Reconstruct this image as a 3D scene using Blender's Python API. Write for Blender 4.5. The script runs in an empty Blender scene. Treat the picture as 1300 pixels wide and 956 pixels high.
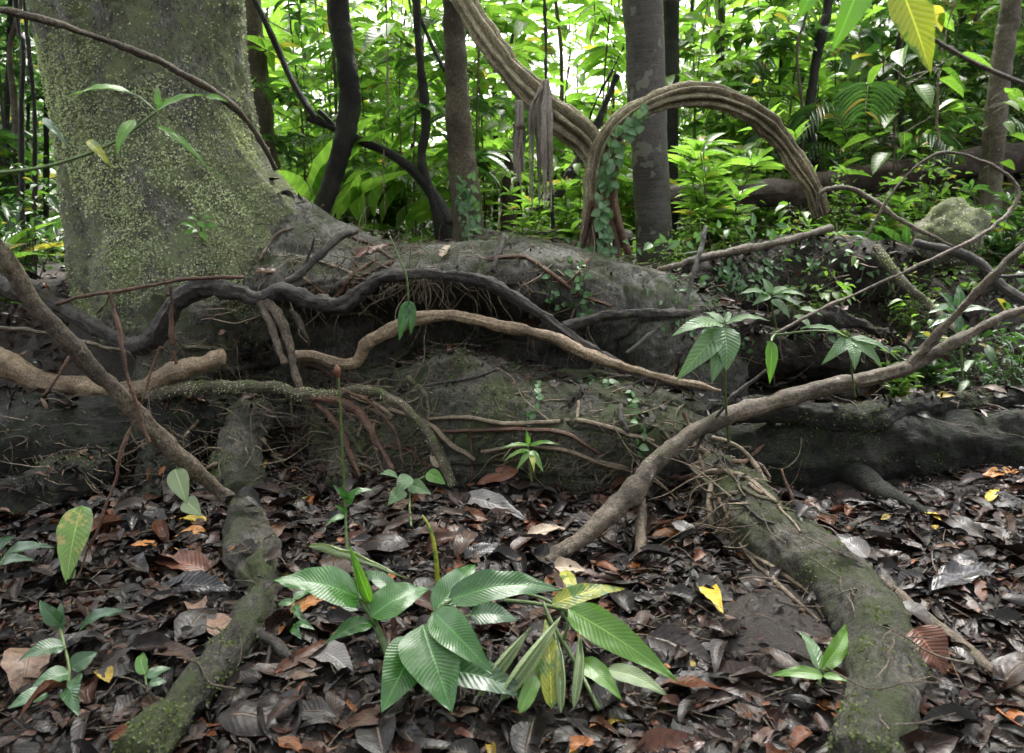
import bpy, math, random
import numpy as np
from mathutils import Vector
from mathutils.bvhtree import BVHTree

random.seed(7)
RNG = np.random.default_rng(11)
scene = bpy.context.scene
COL = scene.collection

# ------------------------------------------------------------------ camera model
F = 1000.0; CX, CY = 650.0, 433.0
CAMZ = 1.3; PITCH = math.radians(10)
cp, sp = math.cos(PITCH), math.sin(PITCH)
def ray(px, py):
    a = (px - CX) / F; b = (CY - py) / F
    return np.array([a, cp + b * sp, -sp + b * cp])
def at(px, py, d):
    r = ray(px, py); r = r * (d / r[1])
    return np.array([r[0], d, CAMZ + r[2]])
def rad(rpx, px, py, d):
    r = ray(px, py); return rpx / F * (d / r[1])

def gd(px, py, r, k=0.7):
    """depth at which a root of r px lies on the floor at this pixel, its centre k radii up"""
    q = ray(px, py); d = CAMZ / (-q[2] / q[1])
    for _ in range(6): d = (CAMZ - k * rad(r, px, py, d)) / (-q[2] / q[1])
    return d
# ------------------------------------------------------------------ noise
def _h(ix, iy, iz, seed):
    h = (ix.astype(np.int64) * 374761393 + iy.astype(np.int64) * 668265263 + iz.astype(np.int64) * 2147483647 + seed * 974634777) & 0xffffffff
    h = ((h ^ (h >> 13)) * 1274126177) & 0xffffffff
    h = (h ^ (h >> 16)) & 0xffffffff
    return h / 2147483647.5 - 1.0
def vnoise(P, seed=0):
    P = np.asarray(P, float); I = np.floor(P); f = P - I; I = I.astype(np.int64)
    f = f * f * (3 - 2 * f)
    x, y, z = I[..., 0], I[..., 1], I[..., 2]; u, v, w = f[..., 0], f[..., 1], f[..., 2]
    def c(a, b, d): return _h(x + a, y + b, z + d, seed)
    x00 = c(0,0,0)*(1-u)+c(1,0,0)*u; x10 = c(0,1,0)*(1-u)+c(1,1,0)*u
    x01 = c(0,0,1)*(1-u)+c(1,0,1)*u; x11 = c(0,1,1)*(1-u)+c(1,1,1)*u
    return (x00*(1-v)+x10*v)*(1-w)+(x01*(1-v)+x11*v)*w
def fbm(P, sc, octv=4, seed=0, gain=0.5):
    P = np.asarray(P, float) * sc; r = 0; a = 1.0
    for i in range(octv):
        r = r + a * vnoise(P, seed + i * 17); P = P * 2.03 + 5.3; a *= gain
    return r
def sstep(a, b, x):
    t = np.clip((x - a) / (b - a), 0, 1); return t * t * (3 - 2 * t)

# ------------------------------------------------------------------ mesh helpers
def mesh_np(name, V, Fq, mat=None, uv=None, tint=None, smooth=True, col=None):
    """V (n,3); Fq (m,4) or (m,3) int array; uv per vertex (n,2)"""
    me = bpy.data.meshes.new(name)
    V = np.asarray(V, np.float32); Fq = np.asarray(Fq, np.int32); k = Fq.shape[1]
    me.vertices.add(len(V)); me.vertices.foreach_set('co', V.ravel())
    me.loops.add(Fq.size); me.loops.foreach_set('vertex_index', Fq.ravel())
    me.polygons.add(len(Fq))
    me.polygons.foreach_set('loop_start', np.arange(0, Fq.size, k, dtype=np.int32))
    me.polygons.foreach_set('loop_total', np.full(len(Fq), k, np.int32))
    me.update(calc_edges=True)
    if smooth: me.polygons.foreach_set('use_smooth', np.ones(len(Fq), bool))
    if uv is not None:
        l = me.uv_layers.new(name='UVMap')
        l.data.foreach_set('uv', np.asarray(uv, np.float32)[Fq.ravel()].ravel())
    if tint is not None:
        a = me.attributes.new('tint', 'FLOAT', 'POINT'); a.data.foreach_set('value', np.asarray(tint, np.float32))
    if col is not None:
        a = me.attributes.new('leafcol', 'FLOAT_COLOR', 'POINT')
        c4 = np.concatenate([np.asarray(col, np.float32), np.ones((len(V), 1), np.float32)], 1)
        a.data.foreach_set('color', c4.ravel())
    if mat: me.materials.append(mat)
    me.update()
    return me
def link(name, me, parent=None, label=None, cat=None, group=None, kind=None):
    o = bpy.data.objects.new(name, me); COL.objects.link(o)
    if parent is not None: o.parent = parent
    if label: o['label'] = label
    if cat: o['category'] = cat
    if group: o['group'] = group
    if kind: o['kind'] = kind
    return o
def thing(name, label, cat, loc=(0, 0, 0), group=None, rz=0):
    o = bpy.data.objects.new(name, None); COL.objects.link(o)
    o.empty_display_size = 0.1
    o.location = Vector([float(a) for a in loc]); o.rotation_euler = (0, 0, rz)
    o['label'] = label; o['category'] = cat
    if group: o['group'] = group
    return o
def org(parent):
    """world origin of the (never rotated while building) parent chain"""
    p = np.zeros(3)
    while parent is not None:
        p = p + np.array(parent.location[:]); parent = parent.parent
    return p
def part(name, V, Fq, mat, parent=None, **kw):
    mk = {k: kw.pop(k) for k in ('uv', 'tint', 'smooth', 'col') if k in kw}
    V = np.asarray(V, float)
    if parent is not None: V = V - org(parent)
    own = None
    if parent is None:
        own = V[np.argmin(V[:, 2])].copy() if kw.get('kind') != 'structure' else np.zeros(3)
        V = V - own
    o = link(name, mesh_np(name, V, Fq, mat, **mk), parent, **kw)
    if own is not None: o.location = Vector([float(a) for a in own])
    return o

def catmull(P, n):
    P = np.asarray(P, float); m = len(P)
    if m == 2: 
        t = np.linspace(0, 1, n)[:, None]; return P[0] * (1 - t) + P[1] * t
    E = np.vstack([2 * P[0] - P[1], P, 2 * P[-1] - P[-2]])
    t = np.linspace(0, m - 1 - 1e-9, n); i = t.astype(int); f = (t - i)[:, None]
    a, b, c, d = E[i], E[i + 1], E[i + 2], E[i + 3]
    return 0.5 * (2*b + (c-a)*f + (2*a-5*b+4*c-d)*f**2 + (3*b-a-3*c+d)*f**3)

def grid_faces(nu, nv, closed_u=False):
    """nv rows of nu verts"""
    a = np.arange(nv - 1)[:, None] * nu; 
    j = np.arange(nu if closed_u else nu - 1)[None, :]; jn = (j + 1) % nu
    return np.stack([(a + j), (a + jn), (a + nu + jn), (a + nu + j)], -1).reshape(-1, 4)

def tube(pts, rs, nseg=10, step=0.02, noise=0.0, nsc=12.0, seed=0, wob=0.0, flute=0, fdepth=0.2, twist=0.0, flat=1.0, cap=True, knob=0.0, gv=0.0, ridge=0.0):
    """swept tube through world points. returns V,F,uv"""
    pts = np.asarray(pts, float); rs = np.asarray(rs, float)
    L = np.sum(np.linalg.norm(np.diff(pts, axis=0), axis=1))
    n = int(max(4, min(400, L / step)))
    Q = catmull(np.hstack([pts, rs[:, None]]), n); C = Q[:, :3]; R = np.clip(Q[:, 3], 1e-4, None)
    if wob:
        s = np.linspace(0, 1, n)[:, None]
        w = np.stack([fbm(C, 1.0 / (wob * 12), 3, seed + 50 + k) for k in range(3)], -1) * wob
        C = C + w * np.sin(np.pi * np.clip(s, 0, 1)) ** 0.5
    T = np.gradient(C, axis=0); T /= np.linalg.norm(T, axis=1)[:, None] + 1e-12
    up = np.array([0.0, 0, 1]) if abs(T[0][2]) < 0.9 else np.array([0.0, 1, 0])
    N = np.zeros_like(C); v = np.cross(T[0], up); v /= np.linalg.norm(v); N[0] = v
    for i in range(1, n):
        v = N[i - 1] - T[i] * np.dot(N[i - 1], T[i]); N[i] = v / (np.linalg.norm(v) + 1e-12)
    B = np.cross(T, N)
    seg = np.concatenate([[0], np.cumsum(np.linalg.norm(np.diff(C, axis=0), axis=1))])
    th = np.linspace(0, 2 * np.pi, nseg + 1)
    TH, S = np.meshgrid(th, seg)
    Rr = R[:, None] * np.ones_like(TH)
    if flute: Rr = Rr * (1 + (fdepth * (1 + .5 * fbm(C, 6, 2, seed + 60)))[:, None] * (np.abs(np.sin((TH * flute + S * twist) / 2)) - 0.6) + 0.12 * np.sin(TH * 2 + S * twist * 0.5 + 1))
    Rr = Rr * (1 + gv * fbm(C, 9.0, 3, seed + 40))[:, None]
    if ridge: Rr = Rr * (1 + ridge * fbm(np.stack([np.cos(TH) * 2.2, np.sin(TH) * 2.2, S * 5.0 / 1.0], -1), 1.0, 3, seed + 41))
    dirv = N[:, None, :] * np.cos(TH)[..., None] + B[:, None, :] * np.sin(TH)[..., None] * flat
    V = C[:, None, :] + dirv * Rr[..., None]
    if noise:
        # sample on the closed circle so that the seam matches
        k = fbm(V, nsc, 4, seed) + 0.35 * np.clip(fbm(V, nsc * 3.1, 3, seed + 3), -1, 1); k[:, -1] = k[:, 0]
        k2 = fbm(C, nsc * 0.35, 2, seed + 9)[:, None] * knob
        V = V + dirv * (k * noise + k2)[..., None]
    uv = np.stack([TH / (2 * np.pi) * (2 * np.pi * np.mean(R)), S], -1)
    m = nseg + 1
    Fq = grid_faces(m, n); V = V.reshape(-1, 3); uv = uv.reshape(-1, 2)
    if cap:
        for row, rev in ((0, True), (n - 1, False)):
            c = C[row] + (T[row] * R[row] * 0.35) * (-1 if rev else 1)
            ci = len(V); V = np.vstack([V, c]); uv = np.vstack([uv, [0, seg[row]]])
            a = row * m + np.arange(nseg); b = a + 1; cc = np.full(nseg, ci)
            q = np.stack([b, a, cc, cc], 1) if rev else np.stack([a, b, cc, cc], 1)
            # quads with a doubled corner are avoided: mid vert
            mids = (V[a] + V[b]) / 2; mi = len(V) + np.arange(nseg); V = np.vstack([V, mids]); uv = np.vstack([uv, (uv[a] + uv[b]) / 2])
            q = np.stack([b, mi, a, cc], 1) if rev else np.stack([a, mi, b, cc], 1)
            Fq = np.vstack([Fq, q])
    return V, Fq, uv

def merge(parts):
    Vs, Fs, Us, Ts, Cs, o = [], [], [], [], [], 0
    for p in parts:
        Vs.append(p[0]); Fs.append(p[1] + o); Us.append(p[2]); o += len(p[0])
        if len(p) > 3: Ts.append(p[3])
    r = [np.vstack(Vs), np.vstack(Fs), np.vstack(Us)]
    if Ts: r.append(np.concatenate(Ts))
    return r

# ------------------------------------------------------------------ materials
class NT:
    def __init__(s, name):
        s.m = bpy.data.materials.new(name); s.m.use_nodes = True; s.t = s.m.node_tree; s.t.nodes.clear()
        s.out = s.n('ShaderNodeOutputMaterial')
    def n(s, typ, **kw):
        x = s.t.nodes.new(typ)
        for k, v in kw.items(): setattr(x, k, v)
        return x
    def l(s, a, b): s.t.links.new(a, b)
    def val(s, sock, v):
        if hasattr(v, 'is_linked') or isinstance(v, bpy.types.NodeSocket): s.l(v, sock)
        else: sock.default_value = v
    def noise(s, vec, scale, detail=5, rough=0.6, dist=0.0):
        x = s.n('ShaderNodeTexNoise'); s.l(vec, x.inputs['Vector']) if vec is not None else None
        x.inputs['Scale'].default_value = scale; x.inputs['Detail'].default_value = detail; x.inputs['Roughness'].default_value = rough
        x.inputs['Distortion'].default_value = dist
        return x.outputs['Fac']
    def ramp(s, fac, stops):
        x = s.n('ShaderNodeValToRGB'); e = x.color_ramp.elements
        while len(e) < len(stops): e.new(0.5)
        for i, (p, c) in enumerate(stops):
            e[i].position = p; e[i].color = (*c, 1) if len(c) == 3 else c
        s.l(fac, x.inputs['Fac']); return x.outputs['Color']
    def mix(s, fac, a, b, blend='MIX'):
        x = s.n('ShaderNodeMix', data_type='RGBA', blend_type=blend)
        s.val(x.inputs[0], fac)
        s.val(x.inputs[6], a if not isinstance(a, tuple) else (*a, 1)); s.val(x.inputs[7], b if not isinstance(b, tuple) else (*b, 1))
        return x.outputs[2]
    def math(s, op, a, b=0.0, c=0.0):
        x = s.n('ShaderNodeMath', operation=op); s.val(x.inputs[0], a); s.val(x.inputs[1], b); s.val(x.inputs[2], c); return x.outputs[0]
    def mapping(s, vec, scale):
        x = s.n('ShaderNodeMapping'); s.l(vec, x.inputs['Vector']); x.inputs['Scale'].default_value = scale; return x.outputs[0]
    def bump(s, h, strength, dist, normal=None):
        x = s.n('ShaderNodeBump'); s.l(h, x.inputs['Height']); x.inputs['Strength'].default_value = strength; x.inputs['Distance'].default_value = dist
        if normal is not None: s.l(normal, x.inputs['Normal'])
        return x.outputs[0]
def geo_pos(t): return t.n('ShaderNodeNewGeometry').outputs['Position']
def uvs(t): return t.n('ShaderNodeUVMap', uv_map='UVMap').outputs[0]
def ss(t, fac, a, b):
    x = t.n('ShaderNodeMapRange', interpolation_type='SMOOTHSTEP'); t.l(fac, x.inputs[0]); x.inputs[1].default_value = a; x.inputs[2].default_value = b
    return x.outputs[0]

def bark(name, dark, light, moss=(0.05, 0.075, 0.02), moss_lo=0.55, moss_hi=0.7, rough=(0.35, 0.7), stretch=(60, 8), msc=9.0, bd=0.006, lichen=None, spec=0.3, ring=False):
    t = NT(name); g = geo_pos(t); uv = uvs(t)
    st = t.mapping(uv, (stretch[0], stretch[1], 1))
    n1 = t.noise(st, 2.6, 6, 0.7, 0.8); n2 = t.noise(g, 55, 6, 0.75); n3 = t.noise(g, 3.5, 3, 0.6)
    f = t.math('ADD', t.math('MULTIPLY', n1, 0.55), t.math('MULTIPLY', n2, 0.45))
    c = t.mix(ss(t, f, 0.40, 0.60), dark, light)
    c = t.mix(t.math('MULTIPLY', ss(t, n3, 0.42, 0.62), 0.7), c, tuple(0.6 * a for a in dark))
    sp_ = t.noise(g, 170, 4, 0.85); c = t.mix(t.math('MULTIPLY', ss(t, sp_, 0.54, 0.66), 0.55), c, tuple(2.1 * a for a in light)); c = t.mix(t.math('MULTIPLY', ss(t, sp_, 0.46, 0.34), 0.6), c, tuple(0.4 * a for a in dark))
    mm = t.math('ADD', t.math('MULTIPLY', t.noise(g, msc, 5, 0.7), 0.75), t.math('MULTIPLY', n2, 0.25))
    # moss gathers on upward faces: a real growth pattern
    nz = t.n('ShaderNodeSeparateXYZ'); t.l(t.n('ShaderNodeNewGeometry').outputs['Normal'], nz.inputs[0])
    mm = t.math('ADD', mm, t.math('MULTIPLY', nz.outputs[2], 0.05))
    mk = ss(t, mm, moss_lo, moss_hi)
    mc = t.mix(t.noise(g, 160, 3, 0.8), tuple(0.45 * a for a in moss), tuple(1.5 * a for a in moss))
    c = t.mix(mk, c, mc)
    if lichen:
        lk = ss(t, t.noise(g, 23, 6, 0.75), 0.60, 0.66); c = t.mix(t.math('MULTIPLY', lk, 0.8), c, lichen)
    h = t.math('ADD', t.math('MULTIPLY', n1, 1.0), t.math('ADD', t.math('MULTIPLY', n2, 0.8), t.math('MULTIPLY', sp_, 0.35)))
    h = t.math('ADD', h, t.math('MULTIPLY', t.math('MULTIPLY', mk, t.noise(g, 220, 4, 0.8)), 0.8))
    if ring:
        sy = t.n('ShaderNodeSeparateXYZ'); t.l(uv, sy.inputs[0])
        rn = t.noise(t.mapping(uv, (2, 90, 1)), 1, 3, 0.6); h = t.math('ADD', h, t.math('MULTIPLY', rn, 0.3))
        c = t.mix(t.math('MULTIPLY', ss(t, rn, 0.48, 0.7), .45), c, tuple(1.3 * a for a in light))
        bl = ss(t, t.noise(g, 7, 2, 0.5), 0.60, 0.64); c = t.mix(t.math('MULTIPLY', bl, 0.7), c, (0.2, 0.19, 0.17))
    b = t.n('ShaderNodeBsdfPrincipled'); t.l(c, b.inputs['Base Color'])
    r = t.n('ShaderNodeMapRange'); t.l(n3, r.inputs[0]); r.inputs[1].default_value = .35; r.inputs[2].default_value = .65; r.inputs[3].default_value = rough[0]; r.inputs[4].default_value = rough[1]
    r2 = t.mix(mk, r.outputs[0], (0.85, 0.85, 0.85)); t.l(r2, b.inputs['Roughness'])
    b.inputs['Specular IOR Level'].default_value = spec
    t.l(t.bump(h, 1.0, bd * 2.2), b.inputs['Normal']); t.l(b.outputs[0], t.out.inputs[0])
    return t.m

def leafmat(name, c0, c1, trans=0.45, rough=0.3, vein=26.0, tint=False, blotch=None, coat=0.0, veincol=1.5, tcol=None, vb=0.25, spec=0.5):
    """c0..c1 colour range; veins as bump and slight colour"""
    t = NT(name); uv = uvs(t); g = geo_pos(t)
    s = t.n('ShaderNodeSeparateXYZ'); t.l(uv, s.inputs[0])
    au = t.math('ABSOLUTE', t.math('SUBTRACT', s.outputs[0], 0.5))
    ph = t.math('MULTIPLY', t.math('ADD', t.math('SUBTRACT', s.outputs[1], t.math('MULTIPLY', au, 0.32)), t.math('MULTIPLY', t.noise(g, 9, 2), 0.06)), vein * 6.2832)
    w = t.math('SINE', ph); wv = t.math('POWER', t.math('MULTIPLY', t.math('ADD', w, 1.0), 0.5), 3.0)
    mid = t.math('SUBTRACT', 1.0, ss(t, au, 0.008, 0.03))
    if tint:
        a = t.n('ShaderNodeAttribute', attribute_name='tint'); fac = a.outputs['Fac']; raw = fac
    else:
        a = t.n('ShaderNodeObjectInfo'); fac = a.outputs['Random']
    fac = t.math('ADD', t.math('MULTIPLY', fac, 0.75), t.math('MULTIPLY', t.noise(g, 14, 2), 0.25))
    c = t.mix(fac, c0, c1)
    c = t.mix(t.math('MULTIPLY', wv, 0.22), c, tuple(min(1, veincol * x) for x in c1))
    c = t.mix(t.math('MULTIPLY', mid, 0.7), c, tuple(min(1, 2.2 * x) for x in c1))
    if tint and trans > .25 and vb > .2: c = t.mix(t.math('MULTIPLY', ss(t, raw, 0.955, 0.96), 0.85), c, (0.26, 0.19, 0.05))
    if blotch:
        k = ss(t, t.noise(g, 24, 4, 0.7), blotch[1], blotch[1] + 0.09); c = t.mix(k, c, blotch[0])
    b = t.n('ShaderNodeBsdfPrincipled'); t.l(c, b.inputs['Base Color'])
    rr = t.n('ShaderNodeMapRange'); t.l(t.noise(g, 30, 3), rr.inputs[0]); rr.inputs[3].default_value = rough * 0.7; rr.inputs[4].default_value = rough * 1.5
    t.l(rr.outputs[0], b.inputs['Roughness']); b.inputs['Coat Weight'].default_value = coat; b.inputs['Coat Roughness'].default_value = 0.18
    b.inputs['Specular IOR Level'].default_value = spec
    h = t.math('ADD', t.math('MULTIPLY', w, -0.5), t.math('MULTIPLY', mid, -1.6))
    h = t.math('ADD', h, t.noise(g, 60, 3))
    t.l(t.bump(h, vb, 0.004), b.inputs['Normal'])
    if trans > 0:
        tr = t.n('ShaderNodeBsdfTranslucent')
        tc = t.mix(1.0, c, tcol if tcol else (1.85, 2.2, 1.0), 'MULTIPLY'); t.l(tc, tr.inputs[0])
        mx = t.n('ShaderNodeMixShader'); mx.inputs[0].default_value = trans
        t.l(b.outputs[0], mx.inputs[1]); t.l(tr.outputs[0], mx.inputs[2]); t.l(mx.outputs[0], t.out.inputs[0])
    else: t.l(b.outputs[0], t.out.inputs[0])
    return t.m

def soilmat():
    t = NT('wet_soil'); g = geo_pos(t)
    n = t.noise(g, 6, 6, 0.65); n2 = t.noise(g, 90, 5, 0.75)
    c = t.mix(ss(t, n, 0.35, 0.65), (0.012, 0.008, 0.006), (0.038, 0.025, 0.019))
    c = t.mix(ss(t, n2, 0.5, 0.72), c, (0.10, 0.07, 0.055))
    b = t.n('ShaderNodeBsdfPrincipled'); t.l(c, b.inputs['Base Color']); b.inputs['Roughness'].default_value = 0.72
    t.l(t.bump(t.math('ADD', n2, t.noise(g, 300, 3, 0.8)), 1.0, 0.012), b.inputs['Normal']); t.l(b.outputs[0], t.out.inputs[0])
    return t.m
def littermat(name='wet_litter'):
    t = NT(name); uv = uvs(t); g = geo_pos(t)
    a = t.n('ShaderNodeAttribute', attribute_name='leafcol')
    s = t.n('ShaderNodeSeparateXYZ'); t.l(uv, s.inputs[0])
    au = t.math('ABSOLUTE', t.math('SUBTRACT', s.outputs[0], 0.5))
    w = t.math('SINE', t.math('MULTIPLY', t.math('SUBTRACT', s.outputs[1], t.math('MULTIPLY', au, 0.35)), 70))
    mid = t.math('SUBTRACT', 1.0, ss(t, au, 0.01, 0.045))
    n = t.noise(g, 55, 5, 0.7)
    c = t.mix(ss(t, n, 0.4, 0.7), a.outputs['Color'], t.mix(1.0, a.outputs['Color'], (0.35, 0.33, 0.33), 'MULTIPLY'))
    c = t.mix(t.math('MULTIPLY', mid, 0.35), c, (0.16, 0.11, 0.07))
    b = t.n('ShaderNodeBsdfPrincipled'); t.l(c, b.inputs['Base Color'])
    rr = t.n('ShaderNodeMapRange'); t.l(t.noise(g, 22, 3), rr.inputs[0]); rr.inputs[1].default_value = .3; rr.inputs[2].default_value = .7; rr.inputs[3].default_value = 0.18; rr.inputs[4].default_value = 0.62; b.inputs['Coat Weight'].default_value = .0; b.inputs['Specular IOR Level'].default_value = .24; b.inputs['Coat Roughness'].default_value = .15
    t.l(rr.outputs[0], b.inputs['Roughness'])
    h = t.math('ADD', t.math('MULTIPLY', w, 0.12), t.math('ADD', t.math('MULTIPLY', mid, 1.2), n))
    t.l(t.bump(h, 0.5, 0.003), b.inputs['Normal']); t.l(b.outputs[0], t.out.inputs[0])
    return t.m

M = {}
M['soil'] = soilmat()
M['litter'] = littermat()
M['giant'] = bark('mossy_giant_bark', (0.06, 0.054, 0.045), (0.38, 0.36, 0.31), moss=(0.28, 0.31, 0.16), moss_lo=0.42, moss_hi=0.60, stretch=(30, 7), msc=6, bd=0.012, rough=(0.6, 0.85))
M['bank'] = bark('bank_root', (0.014, 0.011, 0.009), (0.075, 0.06, 0.048), moss=(0.04, 0.05, 0.02), moss_lo=0.52, moss_hi=0.66, stretch=(26, 9), msc=5, bd=0.012, rough=(0.5, 0.8))
M['flare'] = bark('worn_flare_bark', (0.030, 0.027, 0.024), (0.145, 0.13, 0.115), moss=(0.055, 0.068, 0.028), moss_lo=0.49, moss_hi=0.62, stretch=(9, 26), msc=5, bd=0.006, rough=(0.42, 0.7), lichen=(0.2, 0.2, 0.17), spec=.45)
M['buttress'] = bark('buttress_bark', (0.028, 0.025, 0.021), (0.15, 0.135, 0.11), moss=(0.075, 0.090, 0.038), moss_lo=0.47, moss_hi=0.62, stretch=(26, 9), msc=5, bd=0.009, rough=(0.42, 0.75), lichen=(0.12, 0.12, 0.09))
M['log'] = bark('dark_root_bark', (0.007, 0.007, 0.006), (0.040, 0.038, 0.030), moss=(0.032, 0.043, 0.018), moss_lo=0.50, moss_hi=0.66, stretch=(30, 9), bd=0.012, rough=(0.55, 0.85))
M['snake'] = bark('dark_rough_root', (0.022, 0.018, 0.017), (0.10, 0.082, 0.075), moss=(0.06, 0.07, 0.03), moss_lo=0.60, moss_hi=0.72, stretch=(70, 14), msc=7, bd=0.005, rough=(0.35, 0.65))
M['pale'] = bark('pale_root', (0.11, 0.072, 0.045), (0.37, 0.27, 0.18), moss=(0.09, 0.10, 0.04), moss_lo=0.60, moss_hi=0.70, stretch=(50, 25), msc=8, bd=0.0025, rough=(0.35, 0.6))
M['stick'] = bark('brown_stick', (0.035, 0.026, 0.018), (0.19, 0.145, 0.105), moss=(0.10, 0.11, 0.05), moss_lo=0.60, moss_hi=0.70, stretch=(60, 22), msc=12, bd=0.003, rough=(0.4, 0.65), lichen=(0.26, 0.24, 0.2))
M['mossroot'] = bark('mossy_root', (0.05, 0.04, 0.03), (0.17, 0.14, 0.10), moss=(0.10, 0.115, 0.045), moss_lo=0.50, moss_hi=0.62, stretch=(60, 20), msc=14, bd=0.004, rough=(0.5, 0.75))
M['redroot'] = bark('reddish_root', (0.045, 0.022, 0.016), (0.16, 0.085, 0.055), moss=(0.1, 0.08, 0.04), moss_lo=0.68, moss_hi=0.78, stretch=(60, 20), bd=0.002, rough=(0.4, 0.7))
M['tanroot'] = bark('tan_rootlet', (0.11, 0.08, 0.055), (0.26, 0.20, 0.14), moss=(0.1, 0.11, 0.05), moss_lo=0.62, moss_hi=0.72, stretch=(60, 20), bd=0.002, rough=(0.45, 0.7))
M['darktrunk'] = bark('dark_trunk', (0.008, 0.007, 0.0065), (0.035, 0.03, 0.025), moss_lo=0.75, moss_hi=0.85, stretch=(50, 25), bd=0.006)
M['browntrunk'] = bark('brown_trunk', (0.05, 0.038, 0.026), (0.15, 0.115, 0.08), moss=(0.07, 0.09, 0.03), moss_lo=0.60, moss_hi=0.72, stretch=(40, 16), bd=0.005, lichen=(0.2, 0.19, 0.14))
M['smoothtrunk'] = bark('smooth_trunk', (0.045, 0.038, 0.034), (0.10, 0.088, 0.08), moss_lo=0.78, moss_hi=0.9, stretch=(6, 60), bd=0.003, ring=True, rough=(0.45, 0.7))
M['vine'] = bark('fluted_vine', (0.13, 0.10, 0.06), (0.58, 0.50, 0.34), moss=(0.13, 0.13, 0.06), moss_lo=0.66, moss_hi=0.76, stretch=(120, 6), bd=0.004, rough=(0.5, 0.75))
M['deadstrip'] = bark('dead_strip', (0.16, 0.13, 0.105), (0.36, 0.31, 0.27), moss_lo=0.9, moss_hi=0.99, stretch=(200, 4), bd=0.001, rough=(0.6, 0.85))
M['rottenlog'] = bark('rotten_log', (0.035, 0.022, 0.018), (0.12, 0.075, 0.06), moss_lo=0.62, moss_hi=0.72, stretch=(40, 5), bd=0.01)
M['greylog'] = bark('grey_log', (0.06, 0.055, 0.05), (0.16, 0.15, 0.14), moss=(0.07, 0.09, 0.04), moss_lo=0.6, moss_hi=0.7, stretch=(40, 7), bd=0.006)
M['greenstem'] = leafmat('green_stem', (0.05, 0.09, 0.02), (0.09, 0.13, 0.035), trans=0.0, rough=0.4)
# foliage
M['lf_fore'] = leafmat('foreground_leaf', (0.018, 0.065, 0.014), (0.045, 0.13, 0.026), trans=0.2, rough=0.24, vein=24, coat=0.25, vb=0.2, blotch=((0.018, 0.05, 0.014), 0.62))
M['lf_bright'] = leafmat('fresh_green_leaf', (0.06, 0.15, 0.02), (0.11, 0.22, 0.035), trans=0.35, rough=0.3, vein=21, coat=0.2, vb=.18, blotch=((0.12, 0.13, 0.03), 0.66))
M['lf_yellow'] = leafmat('yellowing_leaf', (0.16, 0.19, 0.02), (0.34, 0.32, 0.04), trans=0.3, rough=0.35, vein=15, blotch=((0.06, 0.13, 0.02), 0.50))
M['lf_old'] = leafmat('blotched_leaf', (0.07, 0.15, 0.03), (0.12, 0.2, 0.04), trans=0.2, rough=0.3, vein=15, blotch=((0.33, 0.27, 0.09), 0.54))
M['lf_glauc'] = leafmat('pale_rolled_leaf', (0.16, 0.21, 0.11), (0.22, 0.27, 0.14), trans=0.1, rough=0.45, vein=20)
M['lf_grey'] = leafmat('grey_green_leaf', (0.075, 0.14, 0.065), (0.12, 0.20, 0.09), trans=0.3, rough=0.35, vein=12, vb=0.5)
M['lf_dark'] = leafmat('dark_wet_leaf', (0.018, 0.055, 0.018), (0.035, 0.095, 0.028), trans=0.12, rough=0.3, vein=14, coat=0.3)
M['bg_bright'] = leafmat('understorey_leaf', (0.07, 0.145, 0.030), (0.20, 0.29, 0.075), trans=0.5, rough=0.27, vein=9, tint=True)
M['bg_mid'] = leafmat('mid_understorey_leaf', (0.05, 0.11, 0.024), (0.14, 0.22, 0.05), trans=0.45, rough=0.25, vein=9, tint=True)
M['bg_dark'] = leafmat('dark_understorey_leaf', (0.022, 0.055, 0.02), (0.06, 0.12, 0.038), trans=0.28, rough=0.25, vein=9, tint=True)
M['climb'] = leafmat('climbing_leaf', (0.04, 0.10, 0.04), (0.12, 0.21, 0.095), trans=0.2, rough=0.3, vein=6, tint=True)
M['mosstuft'] = leafmat('moss_tuft', (0.15, 0.165, 0.08), (0.56, 0.58, 0.39), trans=0.25, rough=0.6, vein=2, tint=True, vb=0.1, spec=0.2)
M['mossgreen'] = leafmat('green_moss_tuft', (0.035, 0.05, 0.018), (0.12, 0.145, 0.05), trans=0.25, rough=0.6, vein=2, tint=True, vb=0.1, spec=0.2)
def deadleaf(name, a, b, rough=0.35):
    return leafmat(name, a, b, trans=0.06, rough=rough, vein=14, tcol=(1.5, 1.1, 0.8), vb=0.3, coat=.0, spec=.35, blotch=(tuple(0.4 * x for x in a), 0.6))
M['dl_red'] = deadleaf('dead_red_leaf', (0.09, 0.035, 0.022), (0.15, 0.06, 0.035))
M['dl_orange'] = deadleaf('dead_orange_leaf', (0.25, 0.09, 0.02), (0.42, 0.17, 0.035))
M['dl_yellow'] = deadleaf('dead_yellow_leaf', (0.40, 0.28, 0.03), (0.5, 0.36, 0.05))
M['dl_grey'] = deadleaf('dead_grey_leaf', (0.12, 0.11, 0.11), (0.2, 0.185, 0.18), 0.28)
M['dl_black'] = deadleaf('dead_black_leaf', (0.022, 0.02, 0.022), (0.05, 0.045, 0.048), 0.25)
M['dl_tan'] = deadleaf('dead_tan_leaf', (0.26, 0.19, 0.14), (0.36, 0.28, 0.2))

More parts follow.
